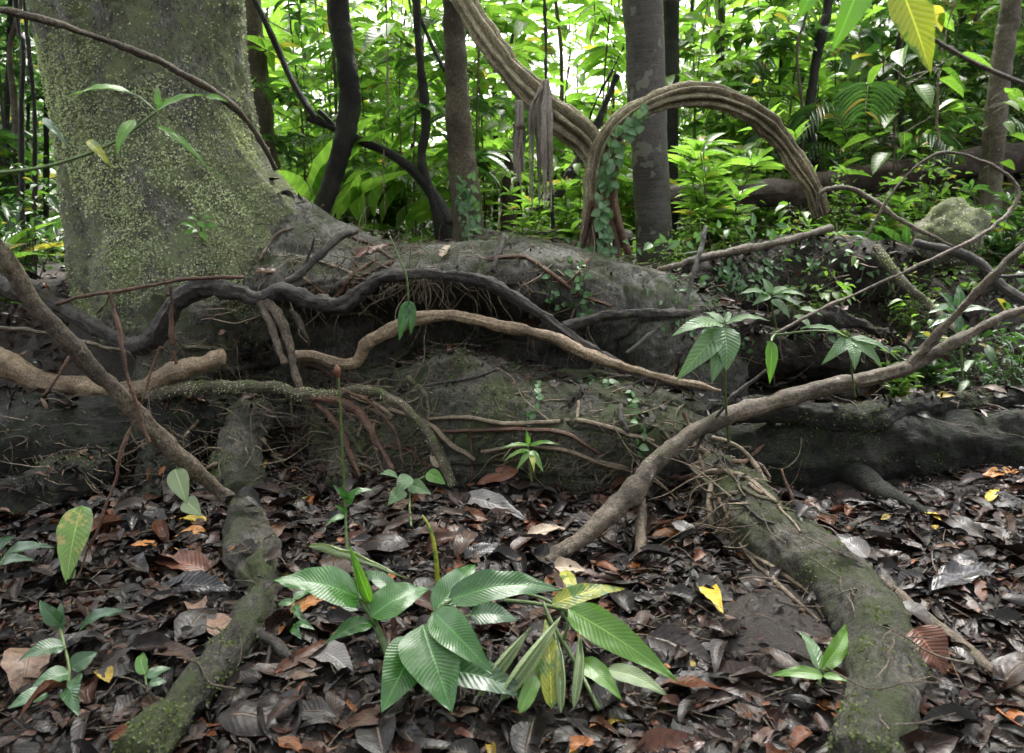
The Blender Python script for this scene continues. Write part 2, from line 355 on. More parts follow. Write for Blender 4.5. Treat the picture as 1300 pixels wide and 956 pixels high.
# ------------------------------------------------------------------ terrain
def ground(x, y, fine=True):
    x = np.asarray(x, float); y = np.asarray(y, float)
    P = np.stack([x, y, np.zeros_like(x)], -1)
    k = sstep(0.7, 1.5, x)
    yb = (4.65 - 0.5 * sstep(-1.7, -2.1, x)) * (1 - k) + 4.95 * k + 0.18 * fbm(P, 1.3, 2, 3)
    z = 0.78 * sstep(0, 0.75, y - yb)
    z = z + 0.14 * k * sstep(3.6, 4.3, y) * (1 - sstep(0, 0.75, y - yb))
    far = sstep(5.0, 8.0, y)
    z = z + 0.02 * np.clip(y - 5, 0, 40) + 0.05 * np.clip(y - 12, 0, 60)
    z = z + 0.36 * np.clip(x - 1.8, 0, 30) * far + 0.25 * np.clip(-x - 3.2, 0, 30) * sstep(4, 9, y)
    z = z + 0.05 * fbm(P, 0.8, 3, 5)
    if fine:
        z = z + 0.018 * fbm(P, 7, 3, 8) + 0.006 * fbm(P, 30, 2, 9)
    # soil scraped up beside the near snaking root
    z = z + 0.05 * np.exp(-(((x - 0.80) / 0.22) ** 2 + ((y - 2.3) / 0.35) ** 2))
    return z
xs = np.concatenate([-np.geomspace(60, 3.2, 46)[:-1], np.arange(-3.2, 3.2, 0.03), np.geomspace(3.2, 60, 46)])
ys = np.concatenate([np.linspace(-30, 0.6, 26)[:-1], np.arange(0.6, 6.2, 0.03), np.geomspace(6.2, 90, 90)])
GX, GY = np.meshgrid(xs, ys)
V = np.stack([GX, GY, ground(GX, GY)], -1).reshape(-1, 3)
FT = grid_faces(len(xs), len(ys))
part('ground', V, FT, M['soil'], kind='structure')
SURF = [(V, FT)]

# ------------------------------------------------------------------ giant tree
gt_base = at(190, 400, 5.2); gt_base[2] = 0.75
GT = thing('giant_tree', 'huge leaning moss covered rainforest tree with wide buttress roots spreading across the ground', 'tree', gt_base)

def loft(cols, nx=260, ny=110, dmid=0.02, seed=0, back=(0.35, 0.7), fine=0.004):
    """cols: list of (px, [(py,d)...]) ; last visible point is the crest; two points behind close it"""
    A = []
    for px, pr in cols:
        row = [at(px, py, d) for py, d in pr]
        c = row[-1]
        row.append(c + np.array([0.0, back[0], -0.06])); row.append(c + np.array([0.0, back[1], -0.6]))
        A.append(row)
    A = np.array(A)                        # nc,k,3
    k = A.shape[1]
    B = catmull(A.reshape(len(A), -1), nx).reshape(nx, k, 3)
    G = np.stack([catmull(B[i], ny) for i in range(nx)])   # nx,ny,3
    Tu = np.gradient(G, axis=0); Tv = np.gradient(G, axis=1)
    N = np.cross(Tu, Tv); N /= np.linalg.norm(N, axis=-1)[..., None] + 1e-9
    dsp = dmid * 1.2 * fbm(G * np.array([1, 1, 1.3]), 3.2, 3, seed) + dmid * 0.7 * fbm(G, 11, 3, seed + 4) + 1.6 * fine * fbm(G, 45, 3, seed + 7)
    crease = -0.03 * np.clip(0.12 - np.abs(fbm(G * np.array([1.0, 1, 2.2]), 2.4, 2, seed + 30)), 0, 1) / 0.12
    G = G + N * (dsp + crease)[..., None]
    uv = np.stack(np.meshgrid(np.linspace(0, 1.2, ny), np.linspace(0, 2.6, nx)), -1)
    return G.reshape(-1, 3), grid_faces(ny, nx), uv.reshape(-1, 2)

# trunk: stacked rings, leaning, widening to the buttress on its right
lv = [(430, 120, 360, 5.1, .60), (400, 100, 400, 5.1, .66), (350, 86, 470, 5.12, .70), (318, 85, 452, 5.15, .68), (290, 84, 425, 5.2, .66), (255, 80, 385, 5.2, .66), (215, 76, 348, 5.2, .66), (170, 70, 324, 5.2, .66), (100, 56, 311, 5.2, .67), (40, 42, 306, 5.2, .68), (-30, 28, 303, 5.2, .68),
      (-200, 5, 290, 5.2, .66), (-600, -30, 262, 5.25, .62), (-1000, -70, 230, 5.3, .58)]
rings = []
for py, L_, R_, d, b in lv:
    L_ += 22
    l, r = at(L_, py, d), at(R_, py, d); rings.append([(l[0] + r[0]) / 2, d, l[2], (r[0] - l[0]) / 2, b])
rings = np.array(rings)
nr = 420; zz = np.linspace(rings[0, 2], rings[-1, 2], nr)
# denser sampling lower down
zz = rings[0, 2] + (rings[-1, 2] - rings[0, 2]) * np.linspace(0, 1, nr) ** 1.7
I = lambda k: np.interp(zz, rings[:, 2], rings[:, k])
def sm(a): 
    kk = np.ones(9) / 9; ap = np.pad(a, 4, mode='edge'); return np.convolve(ap, kk, 'valid')
cx, cy_, aa, bb = [sm(I(k)) for k in (0, 1, 3, 4)]
nth = 300; th = np.linspace(0, 2 * np.pi, nth + 1)
TH, ZZ = np.meshgrid(th, zz)
dx, dy = np.cos(TH), np.sin(TH)
X = cx[:, None] + dx * aa[:, None]; Y = cy_[:, None] + dy * bb[:, None]
P = np.stack([X, Y, ZZ * 0.35], -1)
dsp = 0.035 * fbm(P, 2.4, 3, 21)
dsp -= 0.05 * sstep(0.5, 1, np.cos((TH - 5.35) * 3.0)) * sstep(0.9, 0.2, np.abs(TH - 5.35)) * (0.5 + 0.5 * sstep(3, 1, ZZ))
P2 = np.stack([X, Y, ZZ], -1); dsp += 0.022 * fbm(np.stack([dx * 7, dy * 7, ZZ * .9], -1), 1, 3, 33); dsp += 0.010 * fbm(P2, 14, 4, 25) + 0.005 * fbm(P2, 50, 2, 29)
dsp[:, -1] = dsp[:, 0]
V = np.stack([X + dx * dsp, Y + dy * dsp, ZZ], -1).reshape(-1, 3)
uvt = np.stack([TH / 6.283 * 4.2, ZZ], -1).reshape(-1, 2)
Ftr = grid_faces(nth + 1, nr)
trunk = part('trunk', V, Ftr, M['giant'], GT, uv=uvt)
TRUNK = (V, Ftr)
SURF.append(TRUNK)

# upper buttress running from the trunk to the right along the ridge
colA = [
 (240, [(560,4.45),(510,4.50),(450,4.65),(410,4.80),(372,4.95),(320,5.05),(285,5.15)]),
 (310, [(560,4.45),(510,4.55),(450,4.72),(405,4.76),(366,4.45),(308,4.78),(262,5.10)]),
 (370, [(560,4.40),(510,4.55),(450,4.8),(402,4.82),(366,4.38),(310,4.60),(252,5.05)]),
 (430, [(560,4.40),(510,4.55),(450,4.8),(402,4.80),(368,4.30),(328,4.50),(288,4.90)]),
 (500, [(560,4.40),(510,4.55),(455,4.9),(408,4.92),(362,4.24),(335,4.32),(313,4.75)]),
 (560, [(560,4.40),(510,4.55),(455,4.95),(408,4.95),(364,4.18),(333,4.25),(311,4.65)]),
 (630, [(560,4.36),(510,4.50),(460,4.90),(415,4.85),(372,4.16),(330,4.18),(305,4.55)]),
 (700, [(560,4.30),(510,4.38),(465,4.55),(430,4.45),(385,4.15),(335,4.15),(309,4.50)]),
 (760, [(560,4.25),(510,4.28),(470,4.32),(430,4.20),(395,4.12),(352,4.18),(325,4.50)]),
 (820, [(560,4.25),(510,4.24),(475,4.20),(440,4.14),(405,4.14),(368,4.22),(342,4.50)]),
 (880, [(560,4.30),(520,4.26),(485,4.25),(455,4.25),(425,4.28),(395,4.36),(366,4.60)]),
 (950, [(560,4.40),(530,4.40),(500,4.42),(475,4.44),(450,4.48),(425,4.55),(400,4.75)]),
]
V, Fq, uv = loft(colA, 300, 120, 0.013, 41)
part('root', V, Fq, M['flare'], GT, uv=uv, label='high buttress root with worn grey crest overhanging dark hollows'); SURF.append((V, Fq))
# big swollen lower root
colB = [
 (395, [(625,3.75),(600,3.85),(575,3.95),(555,4.05),(540,4.12),(530,4.2)]),
 (450, [(622,3.62),(595,3.72),(560,3.82),(530,3.92),(505,4.02),(490,4.12)]),
 (510, [(624,3.55),(590,3.60),(550,3.68),(515,3.78),(485,3.88),(466,4.00)]),
 (575, [(626,3.50),(590,3.50),(550,3.52),(510,3.62),(475,3.75),(448,3.92)]),
 (620, [(627,3.48),(592,3.45),(555,3.45),(520,3.52),(488,3.65),(462,3.85)]),
 (680, [(629,3.46),(595,3.42),(560,3.40),(530,3.46),(502,3.58),(482,3.78)]),
 (750, [(631,3.44),(597,3.40),(562,3.38),(532,3.43),(503,3.56),(484,3.76)]),
 (820, [(633,3.44),(600,3.40),(566,3.37),(536,3.42),(508,3.54),(489,3.74)]),
 (870, [(634,3.46),(605,3.43),(575,3.42),(548,3.46),(520,3.56),(500,3.74)]),
 (905, [(634,3.52),(612,3.50),(588,3.50),(566,3.53),(545,3.62),(528,3.76)]),
 (935, [(634,3.62),(620,3.62),(604,3.62),(590,3.66),(575,3.72),(562,3.82)]),
]
V, Fq, uv = loft(colB, 300, 110, 0.02, 57, back=(0.3, 0.5))
part('root', V, Fq, M['buttress'], GT, uv=uv, label='swollen boulder like root in the middle laced with thin rootlets'); SURF.append((V, Fq))

def W(L, dd=0.0):
    """(px,py,d,r) list -> world pts, radii"""
    pts = [at(a, b, d + dd) for a, b, d, r in L]; rs = [rad(r, a, b, d) for a, b, d, r in L]
    return np.array(pts), np.array(rs)
def lift(px, py, d, h):
    for _ in range(60):
        p = at(px, py, d)
        if p[2] >= float(ground(p[0], p[1], False)) + h or d < 1.2: break
        d -= .012
    return d
def px_tube(L, low=None, **kw):
    if low is not None: L = [(a, b, lift(a, b, d, low + rad(r, a, b, d) * .5) if d < 3.6 else d, r) for a, b, d, r in L]
    p, r = W(L); kw.setdefault('seed', int(L[0][0] * 7 + L[0][1]) % 9999)
    return tube(p, r, **kw)

# long log-like root to the right, with its upper branch
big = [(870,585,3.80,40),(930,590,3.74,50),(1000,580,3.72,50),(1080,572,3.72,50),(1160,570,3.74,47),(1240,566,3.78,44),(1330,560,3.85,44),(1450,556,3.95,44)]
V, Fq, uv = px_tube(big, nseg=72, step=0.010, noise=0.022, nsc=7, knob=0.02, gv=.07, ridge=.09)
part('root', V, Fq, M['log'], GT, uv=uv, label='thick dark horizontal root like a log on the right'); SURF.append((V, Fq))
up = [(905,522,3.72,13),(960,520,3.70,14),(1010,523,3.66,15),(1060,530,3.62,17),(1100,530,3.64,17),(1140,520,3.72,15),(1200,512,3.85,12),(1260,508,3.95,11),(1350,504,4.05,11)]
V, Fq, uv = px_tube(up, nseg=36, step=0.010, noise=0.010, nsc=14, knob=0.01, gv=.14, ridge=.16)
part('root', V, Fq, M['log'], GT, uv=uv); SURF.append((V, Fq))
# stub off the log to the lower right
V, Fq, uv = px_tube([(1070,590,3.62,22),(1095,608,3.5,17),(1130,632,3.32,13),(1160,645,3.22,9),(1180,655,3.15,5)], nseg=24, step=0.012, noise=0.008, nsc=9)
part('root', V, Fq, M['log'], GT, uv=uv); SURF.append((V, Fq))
# near snaking mossy root to the bottom edge
sn = [(905,600,3.42,30),(935,632,3.20,36),(955,662,3.02,40),(990,690,2.86,44),(1035,720,2.72,47),(1075,755,2.55,47),(1105,795,2.36,46),(1118,840,2.18,45),(1118,900,1.98,46),(1105,980,1.76,48)]
sn = [(a, b, gd(a, b, r, .55) if i > 1 else d, r) for i, (a, b, d, r) in enumerate(sn)]
V, Fq, uv = px_tube(sn, nseg=72, step=0.008, noise=0.013, nsc=12, knob=0.012, gv=.06, ridge=.09)
part('root', V, Fq, M['mossroot'] if False else M['buttress'], GT, uv=uv, label='near mossy root snaking down toward the bottom edge at right'); SURF.append((V, Fq))
# left foreground root, with knee
kn = [(312,645,3.22,20.6),(312,680,2.95,31.0),(326,722,2.74,30.1),(335,755,2.6,18.9),(316,790,2.5,19.8),(292,825,2.36,23.2),(262,858,2.18,25.8),(222,905,1.98,29.2),(170,965,1.76,31.0)]
kn = [(a, b, gd(a, b, r, .6) if i > 0 else 3.0, r) for i, (a, b, d, r) in enumerate(kn)]
V, Fq, uv = px_tube(kn, nseg=60, step=0.008, noise=0.011, nsc=15, knob=0.010, gv=.10, ridge=.14)
part('root', V, Fq, M['buttress'], GT, uv=uv, label='gnarled mossy root bending down at lower left'); SURF.append((V, Fq))
# left stubs and the dark underside mass
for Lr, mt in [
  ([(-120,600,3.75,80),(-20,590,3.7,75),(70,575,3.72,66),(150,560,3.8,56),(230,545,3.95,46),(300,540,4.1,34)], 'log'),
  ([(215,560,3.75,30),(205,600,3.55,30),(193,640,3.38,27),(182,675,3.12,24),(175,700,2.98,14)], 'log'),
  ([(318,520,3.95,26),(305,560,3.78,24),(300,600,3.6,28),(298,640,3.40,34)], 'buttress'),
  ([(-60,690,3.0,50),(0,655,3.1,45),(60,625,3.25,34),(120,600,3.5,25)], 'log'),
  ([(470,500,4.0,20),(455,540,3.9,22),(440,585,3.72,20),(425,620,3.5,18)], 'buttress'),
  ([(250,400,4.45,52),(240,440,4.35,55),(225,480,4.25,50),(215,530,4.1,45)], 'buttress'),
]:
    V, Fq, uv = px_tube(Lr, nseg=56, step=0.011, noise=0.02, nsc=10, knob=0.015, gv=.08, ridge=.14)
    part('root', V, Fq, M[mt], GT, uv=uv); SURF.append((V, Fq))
# right bank roots
for Lr in [
  [(860,440,4.6,34),(930,440,4.62,34),(1000,445,4.65,34),(1080,452,4.72,28),(1150,465,4.8,20)],
  [(930,420,4.5,10),(975,408,4.45,10),(1030,405,4.45,10),(1080,410,4.45,10),(1130,428,4.5,10),(1160,450,4.55,8)],
  [(845,395,4.9,40),(900,370,5.1,44),(980,350,5.3,48),(1060,345,5.45,46),(1150,350,5.6,40)],
]:
    V, Fq, uv = px_tube(Lr, nseg=48, step=0.014, noise=0.04, nsc=5, knob=0.035)
    part('root', V, Fq, M['bank'], GT, uv=uv); SURF.append((V, Fq))

# ------------------------------------------------------------------ surface probes
def bvh_of(L):
    Vs, Fs, o = [], [], 0
    for v, f in L:
        Vs.append(v); Fs.append(f + o); o += len(v)
    return BVHTree.FromPolygons(np.vstack(Vs).tolist(), np.vstack(Fs).tolist())
BV = bvh_of(SURF)
CAM = Vector((0, 0, CAMZ))
def hit(px, py, off=0.0):
    r = ray(px, py); v = Vector(r.tolist()).normalized()
    p, n, i, d = BV.ray_cast(CAM, v)
    if p is None: return np.array(CAM + v * 8), np.array([0, -1, 0.])
    if n.dot(v) > 0: n = -n
    return np.array(p + n * off), np.array(n)
def drop(x, y, z=3.0):
    p, n, i, d = BV.ray_cast(Vector((x, y, z)), Vector((0, 0, -1)))
    if p is None: return np.array([x, y, float(ground(x, y))]), np.array([0, 0, 1.])
    if n.z < 0: n = -n
    return np.array(p), np.array(n)
def surf_tube(L, off=0.6, n=14, **kw):
    """thin root lying on whatever surface is behind these pixels; L (px,py,r)"""
    Q = catmull(np.array(L, float), n); pts, rs = [], []
    for a, b, r in Q:
        p, nn = hit(a, b); d = p[1]; rr = rad(r, a, b, d); pts.append(p + nn * rr * off); rs.append(rr)
    pts = np.array(pts)
    # limit jumps in depth
    for i in range(1, len(pts)):
        dd = pts[i, 1] - pts[i - 1, 1]
        if abs(dd) > 0.09:
            a, b, r = Q[i]; pts[i] = at(a, b, pts[i - 1, 1] + 0.09 * np.sign(dd))
    return tube(pts, rs, **kw)

# ------------------------------------------------------------------ creeping roots and lianas
MOSSY = []
def root_thing(name, label, cat, mains, mat, rootlets=(), group=None, **kw):
    kw.setdefault('nseg', 26); kw.setdefault('step', 0.010); kw.setdefault('noise', 0.004); kw.setdefault('nsc', 24); kw.setdefault('knob', 0.005); kw.setdefault('gv', 0.16); kw.setdefault('ridge', 0.13); kw.setdefault('wob', 0.006)
    base = at(*mains[0][0][:3])
    T = thing(name, label, cat, base, group)
    for i, L in enumerate(mains):
        L = [(a, b, d, r * (.6 if max(q[3] for q in L) <= 5 else .86)) for a, b, d, r in L]
        V, Fq, uv = px_tube(L, low=.022, **kw)
        part('stem' if i == 0 else 'branch', V, Fq, mat, T, uv=uv)
        if mat in (M['mossroot'], M['snake']) and max(q[3] for q in L) > 5 and L[0][2] < 5: MOSSY.append((T, (V, Fq), mat == M['mossroot']))
    return T
snake = [(-60,350,4.15,11.5),(-10,360,4.1,13.0),(40,375,4.08,13.0),(90,398,4.05,12.2),(130,420,4.02,12.2),(165,438,4.0,12.2),(193,432,3.98,13.0),(213,402,3.96,13.7),(228,378,3.96,13.0),(265,364,3.96,13.7),(300,370,3.96,12.2),(330,379,3.95,11.5),(360,370,3.95,11.5),(395,382,3.95,11.5),(430,388,3.95,11.5),(460,369,3.95,10.8),(490,351,3.95,9.4),(540,349,3.95,8.6),(600,353,3.95,8.6),(640,370,3.95,9.4),(690,403,3.93,9.4),(730,433,3.90,9.4),(780,462,3.86,8.6),(815,478,3.82,7.9),(850,488,3.80,6.5),(895,492,3.78,5.0)]
root_thing('creeping_root', 'long dark rough root looping in waves from the left edge across the mossy bank', 'root', [snake,
   [(935-60,398,4.1,6),(830,397,4.08,7),(790,398,4.05,7),(750,405,4.0,7),(715,415,3.93,9)]], M['snake'], noise=0.008, ridge=.22)
root_thing('creeping_root', 'smooth tan arching root lying under the dark overhang in the middle', 'root', [
   [(375,452,3.94,7.2),(400,452,3.92,8.8),(425,461,3.9,9.6),(452,460,3.88,9.6),(466,438,3.86,10.4),(500,417,3.85,9.6),(540,403,3.84,9.6),(585,402,3.84,8.8),(640,414,3.84,8.8),(700,427,3.84,8.8),(740,447,3.83,8.0),(790,465,3.82,7.2),(850,482,3.77,6.4),(885,489,3.73,5),(915,497,3.68,3)]], M['pale'], noise=0.003)
root_thing('creeping_root', 'pale blunt ended root stub rising from a forked knot at left', 'root', [
   [(190,492,3.86,16),(212,477,3.84,14),(245,465,3.82,12),(282,452,3.8,12)]], M['pale'])
root_thing('creeping_root', 'thick pale root coming in from the left edge to the forked knot', 'root', [
   [(-60,430,3.95,18),(-20,450,3.92,18),(20,468,3.9,17),(60,487,3.88,16),(100,491,3.88,14),(150,496,3.87,13),(192,494,3.86,14)]], M['pale'])
root_thing('creeping_root', 'green mossy root running right from the knot and dropping to the litter', 'root', [
   [(188,503,3.84,13),(240,492,3.8,10),(300,490,3.78,9),(350,492,3.76,9),(380,500,3.75,8),(425,500,3.73,6),(465,495,3.7,6),(510,515,3.62,6),(540,545,3.56,7),(560,580,3.50,8),(575,615,3.44,7)]], M['mossroot'])
root_thing('creeping_root', 'pair of short brown roots hanging from the dark root', 'root', [
   [(338,383,3.92,6),(354,402,3.88,7),(368,436,3.84,7),(374,470,3.80,6),(384,500,3.77,4)],
   [(331,384,3.92,6),(342,408,3.86,5.5),(350,432,3.83,5),(362,462,3.8,5)],
   [(368,393,3.95,4),(380,410,3.93,4),(392,432,3.92,3)]], M['stick'])
root_thing('creeping_root', 'dark reddish roots fanning down the hollow left of the swollen root', 'root', [
   [(385,500,3.75,7),(420,507,3.73,7),(455,525,3.68,6),(478,560,3.6,5),(500,597,3.5,4)],
   [(400,512,3.74,5),(428,540,3.7,5),(445,575,3.64,5),(458,605,3.56,4)],
   [(430,492,3.73,4),(470,512,3.66,3),(500,545,3.6,3),(512,590,3.52,2)]], M['redroot'], wob=.014)
root_thing('fallen_branch', 'thick brown branch leaning diagonally from the left edge to the litter', 'branch', [
   [(-90,190,2.5,12.9),(-30,275,2.58,12.9),(0,320,2.64,12.9),(50,390,2.74,12.9),(100,450,2.82,12.0),(150,500,2.9,12.0),(190,545,2.96,12.9),(240,590,3.04,11.2),(290,632,3.12,11.2),(318,660,3.14,10.3)]], M['stick'], nseg=20)
root_thing('liana', 'curved brown liana rising from the litter and bending right above the log', 'liana', [
   [(693,713,2.70,10),(740,682,2.80,13),(800,627,2.95,15),(830,590,3.05,13),(880,550,3.18,12),(940,522,3.28,12),(1000,505,3.35,12),(1050,492,3.38,13),(1100,482,3.4,11),(1150,467,3.4,10.5),(1200,440,3.4,8),(1260,408,3.4,7),(1330,380,3.4,6),(1400,350,3.4,6)],
   [(1155,464,3.40,8),(1200,415,3.36,6),(1240,370,3.33,5.5),(1300,312,3.3,5),(1360,260,3.3,6)],
   [(812,612,2.98,11),(815,650,2.93,9),(813,680,2.84,8),(812,708,2.74,8)]], M['stick'], nseg=20)
# right bank sticks
for lab, mains, mt in [
 ('straight brown fallen stick resting along the bank below the arching vine', [[(836,342,4.7,4),(908,324,4.9,6),(992,307,5.1,6),(1055,290,5.3,6)]], 'stick'),
 ('short upright stick blotched with white lichen beside the smooth trunk base', [[(896,288,4.6,4),(889,318,4.5,5),(880,350,4.4,5),(869,392,4.3,4)]], 'greylog'),
 ('short pale stick poking from the hollow under the climbing leaves', [[(796,448,3.9,3),(818,430,3.88,4),(838,414,3.86,3)]], 'greylog'),
 ('mossy slanting stick crossing the right bank', [[(1112,314,4.4,6),(1146,357,4.2,7),(1181,390,4.1,7),(1222,425,3.9,6)]], 'mossroot'),
 ('dark bent branch reaching over the right bank', [[(1160,308,4.6,6),(1235,328,4.5,7),(1275,365,4.4,8),(1330,400,4.3,8)], [(1235,330,4.5,5),(1262,350,4.4,4),(1300,350,4.3,4)]], 'snake'),
 ('thin dark forked twig propped in front of the log end', [[(973,470,3.2,2.5),(945,492,3.2,3),(922,512,3.2,4),(896,548,3.2,4),(875,588,3.18,4)], [(922,512,3.2,3),(918,480,3.25,2.2),(914,440,3.3,1.8)]], 'snake'),
 ('looping grey twig dipping behind the arching vine foot', [[(1036,268,4.7,4),(1040,246,4.7,5),(1060,238,4.7,5),(1085,242,4.7,5),(1115,258,4.6,5),(1150,283,4.5,5),(1210,313,4.4,4)]], 'stick'),
 ('long pale twig curling like a hook at the right edge', [[(1100,300,4.0,2.5),(1132,246,4.0,2.5),(1160,214,4.0,2.5),(1190,196,4.0,3),(1225,197,4.0,3),(1270,216,4.0,4),(1292,239,4.0,4),(1280,270,3.95,4),(1240,302,3.9,4),(1185,328,3.85,3.5),(1134,352,3.8,3.2),(1046,391,3.7,3),(984,424,3.6,3)]], 'stick'),
 ('bare brown stick lying on the litter in the bottom right corner', [[(1118,735,2.50,6),(1165,775,2.32,8),(1215,815,2.18,9),(1270,858,2.02,9),(1340,905,1.86,9)]], 'stick'),
 ('thin pale branch bending down in front of the giant trunk', [[(-60,0,3.0,4),(0,13,3.1,5),(35,20,3.15,6),(100,40,3.3,5),(165,62,3.45,5),(240,98,3.65,5),(290,130,3.85,5),(325,170,4.05,4),(350,215,4.2,4)]], 'stick'),
 ('crooked twig slanting up the buttress at the trunk foot', [[(318,382,3.98,5),(355,362,4.1,5),(380,348,4.15,6),(405,325,4.2,6),(430,302,4.3,6),(452,294,4.4,5)], [(380,347,4.15,3),(392,325,4.2,2.5),(399,300,4.2,2),(388,285,4.3,1.5)]], 'snake'),
 ('dry reddish twig lying along the top of the dark root', [[(72,386,3.7,4),(108,376,3.72,4),(140,372,3.74,4),(200,360,3.8,4),(240,354,3.85,4),(310,352,3.9,4)]], 'redroot'),
 ('reddish broken twig hanging across the pale branch', [[(140,372,3.0,4),(152,420,2.95,4),(163,480,2.9,4),(178,530,2.88,4),(190,562,2.86,4)], [(140,374,3.0,3),(128,392,3.05,3),(120,400,3.1,2)]], 'redroot'),
 ('thin straight twig leaning from the litter across the branch', [[(204,440,2.7,3),(185,490,2.66,3),(160,560,2.6,3),(135,640,2.55,3),(108,712,2.5,3),(90,745,2.45,3)]], 'redroot'),
 ('orange split twig standing against the dark root', [[(216,362,3.76,4),(218,400,3.76,4),(219,438,3.76,4)], [(220,446,3.76,3),(224,462,3.76,3)]], 'redroot'),
 ('dark red twig crossing the pale left root', [[(92,445,3.5,3),(75,475,3.45,3),(55,502,3.4,3)]], 'redroot'),
 ('dark wet stick half buried by the lower left root', [[(322,800,2.35,8),(345,815,2.28,8),(372,835,2.2,7)], [(345,815,2.28,4),(338,850,2.18,3)]], 'snake'),
 ('thin grey root arching at the left edge of the roots', [[(-40,415,3.6,4),(20,418,3.65,4),(80,428,3.7,5),(130,440,3.75,5),(160,446,3.8,5),(172,460,3.85,4)]], 'stick'),
 ('split pale root end curling above the snaking mossy root', [[(905,555,3.45,3),(935,565,3.35,4),(955,585,3.3,5),(972,612,3.2,5)],[(955,585,3.3,3),(968,590,3.28,3),(978,606,3.24,2)]], 'tanroot'),
 ('orange splintered twig standing behind the snaking root', [[(992,596,3.3,3),(1000,620,3.25,4),(1008,642,3.2,4)]], 'redroot'),
]:
    root_thing('twig' if mains[0][1][3] <= 5 else 'fallen_stick', lab, 'stick', mains, M[mt], nseg=12, knob=0.003, noise=0.0015, gv=.2, ridge=.1)

# rootlets on the faces, parts of the giant tree
face_roots = [
 ([(545,533,2),(590,531,3),(640,538,3),(690,537,3),(740,535,3),(790,548,3),(830,560,2)],'tanroot'),
 ([(560,548,2),(620,546,3),(680,546,3),(720,552,3),(760,575,2)],'redroot'),
 ([(612,573,3),(670,566,3),(720,572,3),(770,590,3),(810,600,2)],'tanroot'),
 ([(480,470,3),(520,490,3),(545,510,3),(570,540,3),(575,560,2)],'mossroot'),
 ([(495,520,3),(540,535,3),(570,560,4),(602,582,3)],'tanroot'),
 ([(450,505,3),(480,515,3),(500,530,3)],'tanroot'),
 ([(525,440,2),(550,462,3),(560,480,2),(552,520,2)],'redroot'),
 ([(535,492,2),(600,480,2),(640,466,1.5)],'snake'),
 ([(500,455,3),(520,442,4),(540,444,3)],'mossroot'),
 ([(620,330,3),(665,328,3),(700,348,3),(740,375,3),(775,388,2)],'redroot'),
 ([(640,300,3),(635,320,3),(625,345,3)],'snake'),
 ([(735,510,2),(732,535,2)],'tanroot'),
 ([(290,498,4),(320,520,4),(332,560,4),(350,585,3)],'tanroot'),
 ([(420,400,1),(470,400,2),(468,440,1)],'tanroot'),
 ([(720,360,2),(735,345,2),(745,330,2)],'redroot'),
 ([(905,610,3),(903,640,4),(912,680,4),(945,720,4),(985,760,4),(1020,778,3)],'tanroot'),
 ([(940,690,2),(965,720,3),(1000,755,3),(1040,790,2)],'tanroot'),
 ([(950,700,2),(990,725,3),(1030,755,2),(1048,790,2)],'tanroot'),
 ([(880,610,3),(910,600,4),(945,608,4),(985,640,3)],'tanroot'),
 ([(825,610,3),(855,606,4),(885,606,3)],'redroot'),
 ([(350,585,3),(375,590,3),(395,592,2)],'tanroot'),
 ([(480,330,2),(450,350,3),(430,372,3),(420,380,2)],'redroot'),
 ([(840,545,2),(860,575,3),(885,600,3),(905,620,3)],'mossroot'),
 ([(960,300,2),(985,330,3),(1010,345,2)],'redroot'),
 ([(383,509,3),(397,532,3),(392,560,2.5),(399,601,2)],'mossroot'),
 ([(369,505,2),(372,540,1.5),(374,569,1.2)],'tanroot'),
 ([(420,495,3),(457,514,3),(498,532,2.5)],'tanroot'),
 ([(498,472,2),(503,458,2.5),(530,440,2),(558,431,2)],'mossroot'),
 ([(596,541,1.5),(600,583,1.5),(598,615,1.2)],'redroot'),
 ([(752,583,2),(821,601,2.5),(877,629,2)],'tanroot'),
 ([(821,560,2),(855,578,2),(891,597,2)],'tanroot'),
 ([(383,352,2),(420,375,2),(448,380,1.5)],'redroot'),
 ([(438,375,2),(461,352,2.5),(498,334,2)],'redroot'),
 ([(400,330,1.5),(440,345,2),(470,358,1.5)],'tanroot'),
 ([(351,578,2),(391,591,2)],'tanroot'),
 ([(231,558,2),(251,534,2)],'tanroot'),
 ([(150,581,2),(187,564,2)],'tanroot'),
 ([(280,470,3),(310,466,4),(345,462,4),(372,455,4)],'snake'),
 ([(230,440,3),(262,442,3),(290,444,2)],'mossroot'),
 ([(440,300,2),(470,312,2.5),(500,330,2)],'redroot'),
 ([(330,330,2),(350,300,2),(372,290,1.5)],'tanroot'),
]
def rwalk(px, py, ang, n, stp):
    L = [(px, py)]
    for i in range(n):
        ang += random.uniform(-0.55, 0.55); px += math.cos(ang) * stp; py += math.sin(ang) * stp; L.append((px, py))
    return L
def near(a, b): return a + random.uniform(-b, b)
for i in range(58):
    zn = random.choice([(260,480,440,600), (480,880,500,610), (300,760,390,470), (850,1150,330,450), (380,560,480,600), (880,1000,560,640)])
    w = rwalk(random.uniform(zn[0], zn[1]), random.uniform(zn[2], zn[3]), random.choice([1.57, 1.2, 2.0, 0.2, 2.9]), random.randint(3, 6), random.uniform(10, 22))
    r0 = random.choice([1.0, 1.3, 1.8, 2.6, 3.4])
    face_roots.append(([(a, b, r0 * (1 - 0.5 * k / len(w))) for k, (a, b) in enumerate(w)], random.choice(['tanroot', 'redroot', 'snake', 'mossroot'])))
for L, mt in face_roots:
    V, Fq, uv = surf_tube(L, off=0.7, n=16, nseg=7, step=0.012, noise=0.0012, nsc=60, seed=int(L[0][0]))
    part('rootlet', V, Fq, M[mt], GT, uv=uv)

